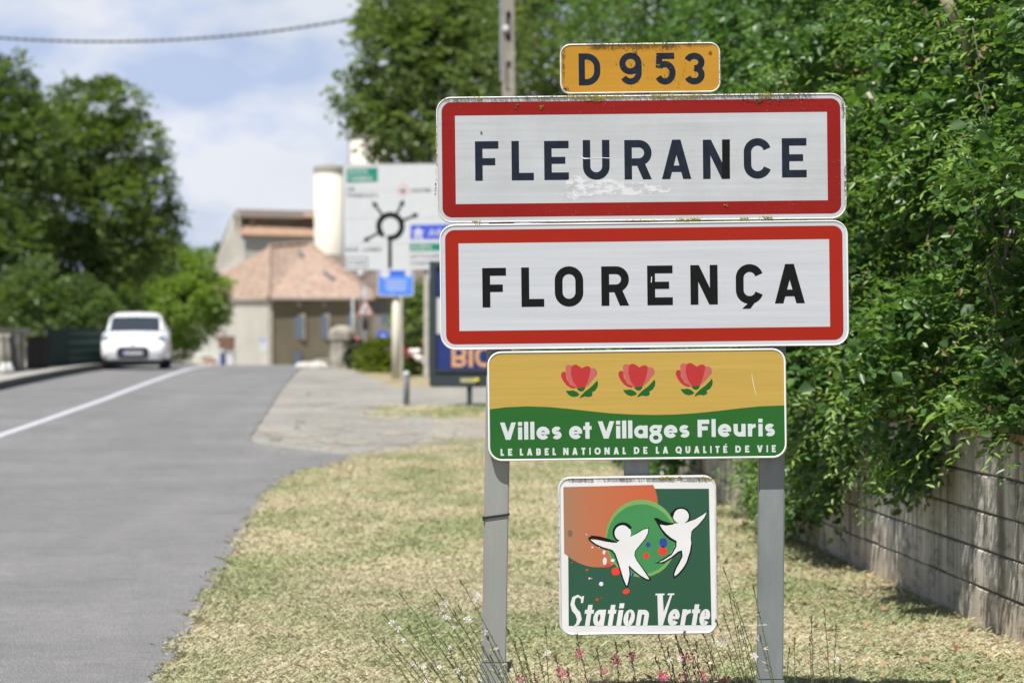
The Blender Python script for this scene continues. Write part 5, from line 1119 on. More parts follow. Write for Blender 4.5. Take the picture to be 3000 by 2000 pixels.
# smooth the sag with a parabola through the measured points
cf = np.polyfit([-500, 0, 261, 499, 721, 1043, 1490], [52, 111, 123, 118, 100, 55, -50], 4)
cb = empty('overhead_cable', P(490, 118, 88), label='twisted overhead cable sagging across the sky into the big crown', cat='cable'); O = cb.location.copy()
for ph in (0, math.pi):
    pp_ = []
    for i in range(500):
        t = i / 499; px = -500 + 1990 * t; D = 88.0; q_ = P(px, float(np.polyval(cf, px)), D) - O; a = ph + i * .5
        pp_.append(q_ + Vector((0, math.sin(a), math.cos(a))) * .022)
    MB().tube(pp_, .024, 5).build('strand', mat('grey_black_cable', (.075, .078, .09), .7), cb)

# ================================================================== THE TOWN SIGN GROUP (in focus)
def Z5(x, y): return (1250 + x / 1.8816, 100 + y / 1.8816)
def Z6(x, y): return (1250 + x / 1.8816, 620 + y / 1.8816)
def Z7(x, y): return (1380 + x / 2.4247, 1000 + y / 2.4247)
def Z8(x, y): return (1580 + x / 2.851, 1350 + y / 2.851)
def band(p, name, ins, th_, rad, m, y):
    o_ = p.rr(p.w, p.h, rad, ins); hw, hz = (p.w / 2 - ins - th_) * p.u, (p.h / 2 - ins - th_) * p.u
    sx = (p.w / 2 - ins); inner = []
    n = len(o_) // 4
    for k, (a, b) in enumerate(((hw, hz), (-hw, hz), (-hw, -hz), (hw, -hz))): inner += [(a, b)] * n
    # keep the inner corner square: duplicate points give thin fans, which is what a square cut-out looks like
    return p.ring(name, o_, inner, m, y)
def lichen(p, spots, rough=1.0):
    """spots: (px, py, rx, ry, count, material)"""
    for px, py, rx, ry, cnt_, mm in spots:
        mb = MB()
        for _ in range(cnt_):
            a = random.gauss(0, .5); b = random.gauss(0, .5); x, z = p.loc(px + a * rx, py + b * ry); r_ = random.uniform(.0008, .0026)
            o6 = [(x + r_, -.003, z), (x, -.003, z + r_ * .9), (x - r_, -.003, z), (x, -.003, z - r_ * .9)]; tp = (x, -.004 - r_, z)
            k = len(mb.v); mb.add(o6 + [tp], [(0, 1, 4), (1, 2, 4), (2, 3, 4), (3, 0, 4)])
        o = mb.build('lichen', M[mm], p.e); o['kind'] = 'stuff'

# FLEURANCE
t1 = Panel('town_sign', 1879, 463, 1200, 369, .0105, 'red bordered white town sign reading FLEURANCE with a chalky smear, upper of the pair', 'sign')
t1.body(M['rim_old'], M['white_old'], 44, .035, 2.6, 'face'); band(t1, 'red_border', 16, 39, 44, M['red_old'], -.0015)
for ch, x0, x1, a, b in (('F', 267, 396, 591, 808), ('L', 468, 590, 589, 806), ('E', 648, 783, 589, 804), ('U', 861, 1008, 584, 803), ('R', 1090, 1240, 584, 801), ('A', 1296, 1458, 582, 799), ('N', 1523, 1671, 582, 798), ('C', 1748, 1900, 574, 797), ('E', 1958, 2094, 574, 790)):
    p0, p1 = Z5(x0, a), Z5(x1, b); t1.letter(ch, p0[0], p1[0], p0[1], p1[1], 41 / 1.8816, M['ink_navy'], -.0025)
n0, n1 = Z5(1628, 582), Z5(1671, 798); t1.shape('overlay_strip', [(n0[0], n0[1] - .3), (n1[0], n0[1] - .8), (n1[0], n1[1] - .6), (n0[0] + .5, n1[1])], M['ink_black'], -.0048)
random.seed(3)
sm_pts = [(770, 795), (800, 783), (845, 782), (860, 800), (900, 805), (960, 800), (1010, 795), (1050, 812), (1090, 812), (1130, 820), (1190, 818), (1250, 830), (1300, 840), (1345, 852), (1335, 880), (1280, 876), (1240, 884), (1190, 878), (1130, 890), (1060, 888), (1000, 892), (960, 886), (900, 896), (860, 905), (800, 916), (765, 925), (735, 918), (760, 900), (740, 885), (790, 868), (770, 850), (765, 820)]
rag = []
for i, p_ in enumerate(sm_pts):
    q_ = sm_pts[(i + 1) % len(sm_pts)]
    for k in range(3): t_ = k / 3; rag.append(Z5(p_[0] + (q_[0] - p_[0]) * t_ + random.uniform(-5, 5), p_[1] + (q_[1] - p_[1]) * t_ + random.uniform(-4, 4)))
t1.shape('paint_smear', rag, M['smear'], -.0018)
t1.shape('scratch', [Z5(838, 672), Z5(870, 682), Z5(905, 684), Z5(965, 680), Z5(1008, 682), Z5(1009, 686), Z5(965, 683), Z5(905, 687), Z5(868, 689)], M['rim_new'], -.0052)
lichen(t1, [(1700, 286, 60, 6, 150, 'lichen'), (1745, 289, 30, 9, 160, 'lichen'), (1790, 285, 60, 5, 90, 'lichen'), (1935, 283, 50, 8, 150, 'lichen'), (2010, 283, 60, 6, 140, 'lichen'), (2080, 281, 60, 5, 80, 'lichen'), (2244, 279, 22, 9, 110, 'lichen'), (1400, 290, 12, 8, 40, 'lichen'),
            (1340, 292, 60, 6, 90, 'lichen_grey'), (1620, 286, 90, 5, 110, 'lichen_grey'), (1850, 284, 200, 4, 200, 'lichen'), (2150, 280, 120, 4, 150, 'lichen_grey'), (1450, 290, 60, 5, 60, 'lichen_grey'), (1560, 289, 90, 4, 60, 'lichen_grey'), (2330, 279, 90, 8, 160, 'lichen_grey'), (2240, 292, 120, 10, 120, 'lichen_grey'), (1278, 440, 3, 60, 70, 'lichen'), (1276, 550, 3, 40, 40, 'lichen_grey'), (2476, 520, 3, 90, 80, 'lichen_grey'), (2470, 320, 6, 40, 50, 'lichen_grey'),
            (1397, 651, 16, 5, 60, 'lichen'), (2000, 644, 20, 5, 70, 'lichen'), (2035, 643, 20, 5, 70, 'lichen'), (2180, 641, 20, 5, 50, 'lichen'), (2248, 638, 18, 6, 60, 'lichen'), (1885, 646, 60, 3, 50, 'lichen'), (1410, 389, 4, 4, 10, 'lichen'), (1588, 312, 7, 6, 20, 'lichen'), (2128, 602, 8, 5, 16, 'lichen'), (2225, 298, 10, 6, 18, 'lichen_grey'), (1515, 311, 5, 6, 12, 'lichen_grey')])
# FLORENCA
t2 = Panel('town_sign', 1887.5, 834.8, 1197, 367.5, .0118, 'red bordered white town sign reading FLORENÇA, lower and cleaner of the pair', 'sign')
t2.body(M['rim_new'], M['white_new'], 44, .035, 2.6, 'face'); band(t2, 'red_border', 16.5, 39, 44, M['red_new'], -.0015)
for ch, x0, x1, a, b in (('F', 307, 438, 310, 527), ('L', 522, 647, 307, 524), ('O', 706, 863, 301, 523), ('R', 963, 1115, 301, 518), ('E', 1216, 1356, 297, 515), ('N', 1454, 1604, 294, 512), ('Ç', 1704, 1856, 289, 508), ('A', 1918, 2084, 288, 505)):
    p0, p1 = Z6(x0, a), Z6(x1, b); t2.letter(ch, p0[0], p1[0], p0[1], p1[1], 43 / 1.8816, M['ink_black'], -.0025)
t2.shape('scratch', [Z6(1238, 358), Z6(1242, 358), Z6(1240, 392), Z6(1236, 388)], M['rim_new'], -.0052)
# D 953
t3 = Panel('route_sign', 1876, 200, 470, 147, .0125, 'small yellow route number sign reading D 953 edged with lichen', 'sign')
t3.body(M['rim_old'], M['yellow_route'], 31, .030, 2.6, 'face')
for ch, x0, x1, a, b in (('D', 838, 957, 107, 283), ('9', 1062, 1185, 103, 279), ('5', 1258, 1372, 104, 279), ('3', 1418, 1532, 104, 278)):
    p0, p1 = Z5(x0, a), Z5(x1, b); t3.letter(ch, p0[0], p1[0], p0[1], p1[1], 34 / 1.8816, M['ink_navy'], -.0025)
lichen(t3, [(1780, 134, 60, 9, 170, 'lichen_grey'), (1745, 134, 20, 8, 60, 'lichen_grey'), (1870, 133, 50, 9, 130, 'lichen_grey'), (1955, 133, 30, 10, 120, 'lichen_grey'), (1905, 130, 60, 4, 60, 'lichen'), (2040, 130, 60, 4, 60, 'lichen_grey'), (1650, 190, 4, 60, 60, 'lichen_grey'), (1859, 154, 7, 7, 26, 'lichen_grey'), (2082, 153, 6, 4, 18, 'lichen_grey'), (1928, 192, 6, 4, 14, 'lichen'),
            (1655, 260, 12, 8, 30, 'lichen_grey'), (1900, 200, 200, 60, 60, 'lichen_grey'), (2110, 200, 3, 50, 40, 'lichen_grey')])
# VILLES ET VILLAGES FLEURIS
t4 = Panel('flower_village_sign', 1866.5, 1185.3, 875, 321.5, .0118, 'yellow and green sign with three red flowers reading Villes et Villages Fleuris', 'sign')
t4.body(M['rim_new'], M['yellow_flower'], 41, .035, 3.4, 'face')
cur = [Z7(*p_) for p_ in ((128, 481), (250, 466), (400, 460), (560, 465), (700, 478), (850, 495), (1000, 510), (1150, 518), (1300, 521), (1450, 518), (1600, 508), (1750, 493), (1900, 475), (2050, 460), (2236, 453))]
lo = [t4.loc(*p_) for p_ in cur]; hw, hz = t4.w / 2 - 5.6, t4.h / 2 - 5.6; rr_ = 41 - 5.6
lo[0] = (-hw * t4.u, lo[0][1]); lo[-1] = (hw * t4.u, lo[-1][1]); cor = []
for cx_, a in ((hw - rr_, 0), (-hw + rr_, -90)):
    for i in range(9): t_ = R(a - 90 * i / 8); cor.append(((cx_ + rr_ * math.cos(t_)) * t4.u, (-hz + rr_ + rr_ * math.sin(t_)) * t4.u))
t4.flat('green_field', lo + cor, M['green_flower'], -.001)
W_ = M['green_word']
t4.text('Villes', *[Z7(207, 0)[0], Z7(645, 0)[0]], Z7(0, 698)[1], 50.6, .245, W_, -.0022, gap=.115)
t4.text('et', Z7(697, 0)[0], Z7(857, 0)[0], Z7(0, 691)[1], 50.6, .245, W_, -.0022, gap=.06)
t4.text('Villages', Z7(902, 0)[0], Z7(1553, 0)[0], Z7(0, 689)[1], 50.6, .245, W_, -.0022, gap=.10)
t4.text('Fleuris', Z7(1610, 0)[0], Z7(2160, 0)[0], Z7(0, 678)[1], 50.6, .245, W_, -.0022, gap=.125)
for wd_, x0, x1 in (('LE', 210, 293), ('LABEL', 347, 603), ('NATIONAL', 655, 1100), ('DE', 1157, 1253), ('LA', 1313, 1400), ('QUALITÉ', 1453, 1820), ('DE', 1878, 1977), ('VIE', 2032, 2165)):
    t4.text(wd_, Z7(x0, 0)[0], Z7(x1, 0)[0], Z7(0, 811 - (x0 - 210) * .0135)[1], 20.6, .25, W_, -.0022, gap=.62, join='word')
M['petal_red'] = sheeting('flower_red_print', (.40, .032, .034), 0, .03); M['petal_pale'] = sheeting('flower_pale_red_print', (.44, .11, .10), 0, .03); M['leaf_print'] = sheeting('flower_green_print', (.012, .10, .018), 0, .03)
def ZF(x, y): return (1600 + x / 7.84, 1050 + y / 7.84)
for k_, (dx, dy) in enumerate(((0, 0), (168, -2.6), (336, -5.0))):
    def sh_(nm, pts, mm, y): t4.shape(nm, [(ZF(*p_)[0] + dx, ZF(*p_)[1] + dy) for p_ in pts], M[mm], y)
    sh_('petal', [(345, 340), (375, 308), (420, 300), (450, 320), (470, 460), (560, 600), (700, 665), (640, 688), (560, 670), (470, 610), (390, 510), (345, 410)], 'petal_red', -.0018)
    sh_('petal', [(450, 330), (445, 210), (470, 160), (510, 145), (560, 155), (600, 170), (600, 300), (640, 500), (720, 650), (700, 672), (600, 620), (500, 500)], 'petal_pale', -.0022)
    sh_('petal', [(1000, 215), (1100, 222), (1150, 250), (1172, 300), (1165, 370), (1100, 440), (1040, 520), (970, 600), (900, 650), (850, 660), (900, 500)], 'petal_pale', -.0026)
    sh_('petal', [(720, 670), (620, 530), (572, 360), (575, 220), (600, 165), (650, 140), (700, 142), (760, 180), (825, 222), (880, 190), (940, 175), (990, 182), (1020, 225), (1005, 340), (950, 540), (890, 650), (800, 668)], 'petal_red', -.0030)
    sh_('leaf', [(700, 680), (900, 655), (880, 710), (840, 750), (780, 752), (735, 725)], 'leaf_print', -.0018)
    sh_('leaf', [(450, 738), (540, 738), (620, 728), (700, 760), (768, 822), (730, 860), (640, 880), (550, 855), (490, 800)], 'leaf_print', -.0018)
    sh_('leaf', [(768, 910), (800, 850), (900, 750), (1020, 660), (1110, 570), (1170, 498), (1192, 560), (1180, 650), (1130, 730), (1050, 775), (1068, 820), (1040, 865), (980, 880), (880, 868)], 'leaf_print', -.0018)
t4.shape('scratch', [Z7(1990, 228), Z7(1997, 232), Z7(2010, 300), (Z7(2030, 388)), Z7(2025, 385), Z7(1999, 290)], mat('pale_scratch', (.55, .45, .24), .6), -.0018)
# STATION VERTE
t5 = Panel('green_station_sign', 1868.5, 1625.5, 464, 464, .011, 'square green and orange sign with two dancing figures reading Station Verte', 'sign', dy=-.01)
M['face_white'] = mat('glossy_white_enamel', (.64, .65, .67), .35, .06, 6); M['deep_green'] = mat('deep_green_print', (.014, .075, .042), .3, .06, 3)
t5.body(M['rim_alu'], M['face_white'], 37, .045, 4.2, 'face')
def sv(nm, pts, mm, y): return t5.shape(nm, [Z8(*p_) for p_ in pts], M[mm] if isinstance(mm, str) else mm, y)
sv('green_square', [(237, 229), (1415, 229), (1437, 1366), (245, 1373)], 'deep_green', -.0008)
to = NT('orange_fade_print'); gx = to.n('ShaderNodeSeparateXYZ'); to.l(to.coord(), gx.inputs[0]); mr = to.n('ShaderNodeMapRange'); mr.inputs['From Min'].default_value = -.30; mr.inputs['From Max'].default_value = .04
to.l(gx.outputs['X'], mr.inputs['Value']); to.base(to.ramp(mr.outputs[0], [(0, (.29, .165, .10)), (.35, (.40, .135, .06)), (1, (.46, .10, .036))])); to.b.inputs['Roughness'].default_value = .3
bez = [(200, 215), (950, 197), (962, 225), (975, 262), (984, 305), (988, 350), (940, 480), (860, 640), (760, 780), (640, 850), (590, 876), (540, 882), (490, 884), (440, 881), (380, 868), (325, 846), (270, 815), (207, 768)]
sv('orange_shape', bez, to.m, -.0012)
M['lime'] = mat('light_green_print', (.15, .32, .09), .3, .06, 4); M['mid_green'] = mat('mid_green_print', (.038, .215, .07), .3, .06, 4)
random.seed(5)
sv('lime_disc', ell(852, 644, 299, 324, 60, 0, .006), 'lime', -.0016)
sv('green_disc', ell(848, 650, 284, 292, 60, .1, .004), 'mid_green', -.0020)
M['dot_red'] = mat('red_print', (.62, .035, .02), .3); M['dot_blue'] = mat('blue_print', (.02, .045, .28), .3)
for x, y, rx, ry, mm in ((908, 695, 20, 22, 'dot_blue'), (1034, 680, 33, 40, 'dot_blue'), (1030, 748, 36, 38, 'dot_red'), (892, 788, 24, 27, 'dot_red'), (640, 917, 38, 34, 'dot_red'), (572, 867, 22, 16, 'dot_red'), (540, 760, 13, 18, 'face_white'), (546, 832, 17, 32, 'face_white'), (612, 826, 16, 13, 'face_white'),
                         (442, 717, 8, 8, 'face_white'), (516, 1022, 18, 18, 'face_white'), (418, 976, 8, 8, 'face_white'), (437, 977, 4, 4, 'face_white'), (398, 905, 12, 8, 'dot_red'), (725, 1085, 30, 21, 'dot_red'), (480, 1153, 14, 9, 'dot_red'), (518, 1137, 5, 4, 'dot_red'), (779, 945, 11, 17, 'dot_blue'), (500, 968, 15, 7, 'dot_blue'), (272, 843, 7, 4, 'dot_red'), (393, 610, 5, 5, 'face_white'), (500, 716, 5, 7, 'face_white')):
    sv('paint_dot', ell(x, y, rx, ry, 14, -.4 if rx > ry else 0, .09), mm, -.0024)
sv('stain', ell(256, 598, 20, 34, 12, 0, .2), mat('brown_stain', (.16, .10, .06), .6), -.0022)
A_body = [(425, 652), (480, 656), (560, 672), (640, 680), (665, 665), (745, 635), (800, 612), (860, 575), (905, 552), (915, 570), (900, 620), (870, 665), (825, 715), (800, 750), (795, 785), (815, 830), (850, 880), (895, 940), (932, 992), (890, 985), (830, 950), (785, 910), (752, 880), (755, 930), (750, 990), (733, 1050), (715, 1030), (695, 970), (672, 900), (655, 840), (630, 765), (612, 740), (570, 735), (520, 715), (470, 690)]
B_body = [(1005, 527), (1060, 535), (1125, 520), (1150, 517), (1200, 515), (1250, 500), (1320, 470), (1370, 440), (1405, 412), (1380, 470), (1340, 520), (1280, 570), (1268, 610), (1265, 660), (1272, 700), (1255, 760), (1225, 850), (1190, 900), (1155, 940), (1130, 965), (1125, 935), (1145, 880), (1170, 830), (1190, 765), (1182, 745), (1160, 765), (1110, 795), (1050, 830), (990, 850), (975, 840), (1030, 815), (1090, 775), (1125, 720), (1140, 670), (1100, 650), (1060, 615), (1030, 575)]
def stroke(pts, wz, y, name='black_outline'):
    s = strip([t5.loc(*Z8(*p_)) for p_ in pts], 0, False, [w_ / 2.851 * t5.u for w_ in (wz if isinstance(wz, list) else [wz] * len(pts))]); return link(name, pieces_mesh([s], lambda a, b: (a, b), y), M['ink_black'], t5.e)
sv('figure_body', A_body, 'face_white', -.0030); sv('figure_head', ell(695, 597, 70, 68, 24), 'face_white', -.0034)
sv('figure_body', B_body, 'face_white', -.0030); sv('figure_head', ell(1182, 457, 66, 62, 24), 'face_white', -.0034)
stroke([(410, 648), (440, 632), (500, 640), (560, 655), (610, 668), (650, 675)], [18, 26, 28, 28, 20, 8], -.0040)
stroke([(662, 662)] + [(695 + 76 * math.cos(R(a)), 597 + 76 * math.sin(R(a))) for a in range(130, 325, 12)] + [(765, 560)], [12] + [14 + i * .8 for i in range(17)] + [20], -.0041)
stroke([(415, 655), (470, 695), (530, 722), (600, 742), (628, 770), (650, 830), (672, 900), (695, 975), (718, 1032), (733, 1050)], 12, -.0042); stroke([(733, 1050), (748, 1000), (758, 940), (751, 878), (790, 915), (840, 955), (890, 985), (930, 990)], 11, -.0043)
stroke([(930, 990), (890, 930), (850, 875), (812, 822), (796, 785), (802, 748), (840, 700), (885, 645), (908, 600), (912, 556), (870, 565), (800, 606)], [12, 9, 7, 6, 6, 6, 6, 6, 6, 6, 5, 4], -.0044)
sv('black_outline', [(955, 475), (985, 472), (1020, 492), (1080, 512), (1125, 514), (1118, 527), (1060, 536), (1005, 527), (1022, 560), (1060, 605), (1100, 638), (1145, 664), (1138, 678), (1090, 655), (1045, 618), (1008, 565), (978, 510)], 'ink_black', -.0040)
stroke([(1140, 664), (1137, 712), (1100, 775), (1030, 820), (978, 845), (1035, 845), (1105, 803), (1162, 757), (1185, 749), (1190, 790), (1165, 842), (1138, 890), (1120, 940), (1126, 968), (1165, 940), (1208, 888), (1233, 842), (1262, 752), (1272, 690)], 12, -.0042)
stroke([(1272, 690), (1266, 640), (1272, 585), (1330, 530), (1380, 470), (1403, 415), (1360, 445), (1300, 480), (1215, 512)], [8, 6, 6, 6, 6, 6, 6, 6, 5], -.0043)
stroke([(1182 + 72 * math.cos(R(a)), 457 + 68 * math.sin(R(a))) for a in range(195, 405, 12)], [22, 20, 18, 16, 15, 14, 14, 14, 14, 14, 14, 14, 13, 12, 11, 10, 8, 6][:18], -.0041)
sv('black_outline', ell(1108, 444, 15, 20, 12), 'ink_black', -.0045)
# lettering: tall serif capitals, condensed italic small letters cut off by the white edge
sh_k = .17
def word_sv(ch, x0, x1, yb, xh_px, stk, full=None):
    cap = xh_px / .73; g_ = glyph(ch, (x1 - x0) / cap, stk / cap); ax_, az_ = t5.loc(*Z8(x0, yb)); k_ = t5.u / 2.851
    link('letter', pieces_mesh(g_, lambda a, b: (ax_ + (a + sh_k * (b - .36)) * cap * k_, az_ + b * cap * k_), -.0024), M['face_white'], t5.e)
for ch, x0, x1 in (('t', 372, 448), ('a', 452, 548), ('t', 566, 634), ('i', 652, 692), ('o', 704, 796), ('n', 814, 912), ('e', 1075, 1170), ('r', 1186, 1262), ('t', 1266, 1334), ('e', 1338, 1424)):
    word_sv(ch, x0, x1, 1374 if x0 < 1000 else 1370, 136, 38)
sp = [(358, 1178), (352, 1140), (322, 1122), (288, 1140), (276, 1190), (292, 1236), (322, 1270), (334, 1316), (318, 1356), (292, 1376)]
sS = strip([t5.loc(*Z8(*p_)) for p_ in sp], 0, False, [w_ / 2.851 * t5.u for w_ in (10, 16, 18, 26, 34, 42, 44, 38, 24, 12)])
link('letter', pieces_mesh([sS, ('poly', [t5.loc(*Z8(*p_)) for p_ in ((346, 1180), (364, 1182), (374, 1124), (358, 1122))])], lambda a, b: (a, b), -.0024), M['face_white'], t5.e)
link('letter', pieces_mesh([('poly', [t5.loc(*Z8(*p_)) for p_ in q_]) for q_ in (((970, 1103), (1045, 1102), (1043, 1116), (968, 1117)), ((985, 1116), (1030, 1116), (1040, 1300), (1005, 1370), (992, 1370)), ((1072, 1102), (1128, 1101), (1124, 1115), (1070, 1116)), ((1092, 1116), (1108, 1116), (1030, 1368), (1005, 1370), (1020, 1300)))], lambda a, b: (a, b), -.0024), M['face_white'], t5.e)
lichen(t5, [(1955, 1398, 26, 4, 90, 'lichen'), (1990, 1398, 10, 4, 30, 'lichen'), (2065, 1400, 22, 5, 70, 'lichen'), (1700, 1404, 60, 2.5, 120, 'lichen_grey'), (1820, 1403, 60, 2.5, 130, 'lichen_grey'), (1930, 1403, 60, 2.5, 130, 'lichen_grey'), (2040, 1403, 60, 2.5, 110, 'lichen_grey'), (1845, 1796, 4, 5, 22, 'lichen_grey'), (2006, 1848, 6, 4, 22, 'lichen_grey'), (2100, 1600, 1.2, 170, 90, 'lichen_grey'), (1637, 1600, 1.2, 170, 50, 'lichen_grey'), (1880, 1855, 160, 1.5, 120, 'lichen_grey')])

# posts: flattened channel posts behind the panels
def post(name, pts_top, pts_bot, depth, m, label, yoff=.038, ztop=None):
    """front face corners in photo pixels: (xl, xr, y) at the top and at the bottom"""
    (xl, xr, yt), (xl2, xr2, yb) = pts_top, pts_bot; a, b = P(xl, yt, DS), P(xr, yt, DS); c, d = P(xl2, yb, DS), P(xr2, yb, DS)
    base_ = Vector(((c.x + d.x) / 2, DS + yoff, 0)); rt = empty(name, base_, label=label, cat='post', group='posts carrying the town signs')
    q = lambda v, y: (v.x - base_.x, y, v.z - base_.z)
    o = MB().hexa([q(c, 0), q(d, 0), q(d, depth), q(c, depth)], [q(a, 0), q(b, 0), q(b, depth), q(a, depth)]).build('shaft', m, rt, bevel=.004)
    return rt, base_
r1, b1 = post('steel_post', (1438, 1511, 281), (1410, 1483, 1945), .05, M['post_grey'], 'dull grey steel post with a black strap under the left end of the signs', .046)
q = lambda px, py, y: (P(px, py, DS).x - b1.x, y, P(px, py, DS).z - b1.z)
MB().hexa([q(1402, 2190, -.004), q(1484, 2190, -.004), q(1484, 2190, .054), q(1402, 2190, .054)], [q(1407, 1946, -.004), q(1487, 1945, -.004), q(1487, 1945, .054), q(1407, 1946, .054)]).build('sleeve', M['post_grey'], r1, bevel=.003)
MB().hexa([q(1486, 1972, .0), q(1498, 1972, .0), q(1498, 1972, .03), q(1486, 1972, .03)], [q(1486, 1943, .0), q(1498, 1943, .0), q(1498, 1943, .03), q(1486, 1943, .03)]).build('clamp', M['car_black'], r1); MB().hexa([q(1494, 1969, -.006), q(1502, 1969, -.006), q(1502, 1969, .0), q(1494, 1969, .0)], [q(1494, 1960, -.006), q(1502, 1960, -.006), q(1502, 1960, .0), q(1494, 1960, .0)]).build('bolt', M['rim_alu'], r1)
MB().hexa([q(1413, 1523, -.006), q(1493, 1511, -.006), q(1493, 1511, .056), q(1413, 1523, .056)], [q(1413, 1516, -.006), q(1493, 1505, -.006), q(1493, 1505, .056), q(1413, 1516, .056)]).build('strap', M['black_strap'], r1)
MB().hexa([q(1414, 1527, -.008), q(1418, 1527, -.008), q(1418, 1527, .0), q(1414, 1527, .0)], [q(1414, 1516, -.008), q(1418, 1516, -.008), q(1418, 1516, .0), q(1414, 1516, .0)]).build('strap_end', M['black_strap'], r1)
r2, b2 = post('steel_post', (2236, 2312, 278), (2223.5, 2299.5, 1996), .05, M['post_galv'], 'mottled galvanised steel post under the right end of the signs', .062)
q = lambda px, py, y: (P(px, py, DS).x - b2.x, y, P(px, py, DS).z - b2.z)
MB().hexa([q(2216, 2190, -.004), q(2302, 2190, -.004), q(2302, 2190, .054), q(2216, 2190, .054)], [q(2218, 1997, -.004), q(2303, 1996, -.004), q(2303, 1996, .054), q(2218, 1997, .054)]).build('sleeve', M['post_galv'], r2, bevel=.003)
r3, b3 = post('steel_post', (1832, 1906, 130), (1830, 1904, 1800), .05, M['post_galv'], 'short hanging middle post seen between the flower sign and the square green sign', .045)
for (px, py) in ((1500, 330), (1500, 600), (1500, 700), (1500, 980), (2270, 330), (2270, 600), (2270, 700), (2270, 980), (1870, 1080), (1870, 1300)):
    pass

# ================================================================== GAURA FLOWERS AT THE FOOT OF THE SIGNS
M['stem_green'] = mat('gaura_stem_green', (.07, .10, .03), .7, .3, 30); M['stem_red'] = mat('gaura_stem_dark_red', (.055, .032, .022), .7, .3, 30)
M['petal_w'] = mat('white_gaura_petal', (.62, .60, .64), .6, .08, 40); M['petal_p'] = mat('pink_gaura_petal', (.46, .06, .16), .6, .15, 40); M['petal_d'] = mat('crimson_gaura_petal', (.17, .012, .05), .6, .15, 40); M['bud'] = mat('pale_pink_bud', (.62, .50, .38), .6, .2, 40)
def flower(stem, c, r_, mm, face=None):
    """four paddle petals and hanging stamens"""
    n_ = Vector((random.uniform(-.6, .6), -1, random.uniform(-.2, .6))).normalized() if face is None else face
    u = n_.cross(Vector((0, 0, 1))).normalized(); v = u.cross(n_); mb = MB()
    if v.z < 0: v = -v
    a0 = random.uniform(-12, 12)
    for a in (a0 + 8, a0 + 62, a0 + 118, a0 + 172):
        d = u * math.cos(R(a)) + v * math.sin(R(a)); s_ = n_.cross(d); L_ = r_ * random.uniform(.8, 1.1); k = random.uniform(.15, .5)
        p = [c, c + d * L_ * .45 + s_ * L_ * .10 + n_ * .001, c + d * L_ * .8 + s_ * L_ * .27 + n_ * L_ * k * .5, c + d * L_ + n_ * L_ * k * .7, c + d * L_ * .8 - s_ * L_ * .27 + n_ * L_ * k * .5, c + d * L_ * .45 - s_ * L_ * .10 + n_ * .001]
        mb.add(p, [(0, 1, 2, 3), (0, 3, 4, 5)])
    for q_ in range(4):
        d = (-v + u * random.uniform(-.5, .5) + n_ * .5).normalized(); s_ = u * .0005; e_ = c + d * r_ * random.uniform(.6, .9); mb.add([c - s_, c + s_, e_ + s_, e_ - s_], [(0, 1, 2, 3)]); mb.add([e_ + u * .0012, e_ - v * .002, e_ - u * .0012, e_ + v * .002], [(0, 1, 2, 3)])
    return mb.build('flower', M[mm], stem)
def gaura(label, base_px, D, stems, mstem, cat='gaura plant'):
    b = P(base_px, 970, D); b.z = 0
    rt = empty('gaura_plant', b, label=label, cat=cat, group='gaura plants at the foot of the signs')
    for st_ in stems:
        tx, ty, dx, bx = st_[:4]; D2 = D + random.uniform(-.12, .12); tip = P(tx, ty, D2 + dx) - b; foot = P(bx, 970, D2) - b; foot.z = -.01
        # gently bowed stem: steep at the foot, leaning near the tip
        H = tip.z - foot.z; mid1 = foot.lerp(tip, .35) + Vector(((foot.x - tip.x) * .10, 0, H * .02)); mid2 = foot.lerp(tip, .7) + Vector(((foot.x - tip.x) * .06, 0, H * .015)); pts_ = []
        for i in range(15):
            t = i / 14; a = foot.lerp(mid1, t); bb = mid1.lerp(mid2, t); cc_ = mid2.lerp(tip, t); d1, d2 = a.lerp(bb, t), bb.lerp(cc_, t); pts_.append(d1.lerp(d2, t) + Vector((random.uniform(-1, 1), random.uniform(-1, 1), 0)) * .0012)
        sm_ = MB().tube(pts_, [.0025 - .0014 * i / 14 for i in range(15)], 5)
        # side leaves and bud stubs
        for i in range(6, 15):
            for q_ in range(2 if i > 9 else 1):
                c = pts_[i - 1].lerp(pts_[i], random.random()); tdir = (pts_[i] - pts_[i - 1]).normalized(); sd_ = Vector((random.choice((-1, 1)) * random.uniform(.4, 1), random.uniform(-.6, .6), random.uniform(.1, .5))); d = (tdir * 1.1 + sd_).normalized(); L_ = random.uniform(.008, .02) * (1.3 if i < 10 else .8) * (1.3 if mstem == 'stem_red' else 1)
                sm_.tube([c, c + d * L_ * .5, c + d * L_], [.0008, .0026 if mstem == 'stem_red' else .0018, .0005], 4, False)
        for i in range(7):
            c = pts_[-1] - (pts_[-1] - pts_[-2]).normalized() * (.004 * i); d = ((pts_[-1] - pts_[-2]).normalized() + Vector((random.uniform(-.5, .5), random.uniform(-.4, .4), .1))).normalized(); sm_.tube([c, c + d * .006, c + d * .011], [.001, .0020, .0006], 4, False)
        so = sm_.build('stem', M[mstem], rt)
        for (fx, fy, fs_, mm) in st_[4] if len(st_) > 4 else []: flower(so, P(fx, fy, D2 - .01) - b, fs_, mm)
        if random.random() < .75 or len(st_) > 4:
            for q_ in range(random.randint(2, 4)):
                i = random.randint(9, 12); c = pts_[i]; d = Vector((random.choice((-1, 1)) * .9, random.uniform(-.4, .2), random.uniform(-.1, .6))).normalized(); MB().tube([c, c + d * .010, c + d * .020], [.0007, .0020, .0005], 5).build('bud', M['bud'], so)
    return rt
random.seed(21)
WF = lambda *a: [(x, y, random.uniform(.010, .0155), 'petal_w') for x, y in a]
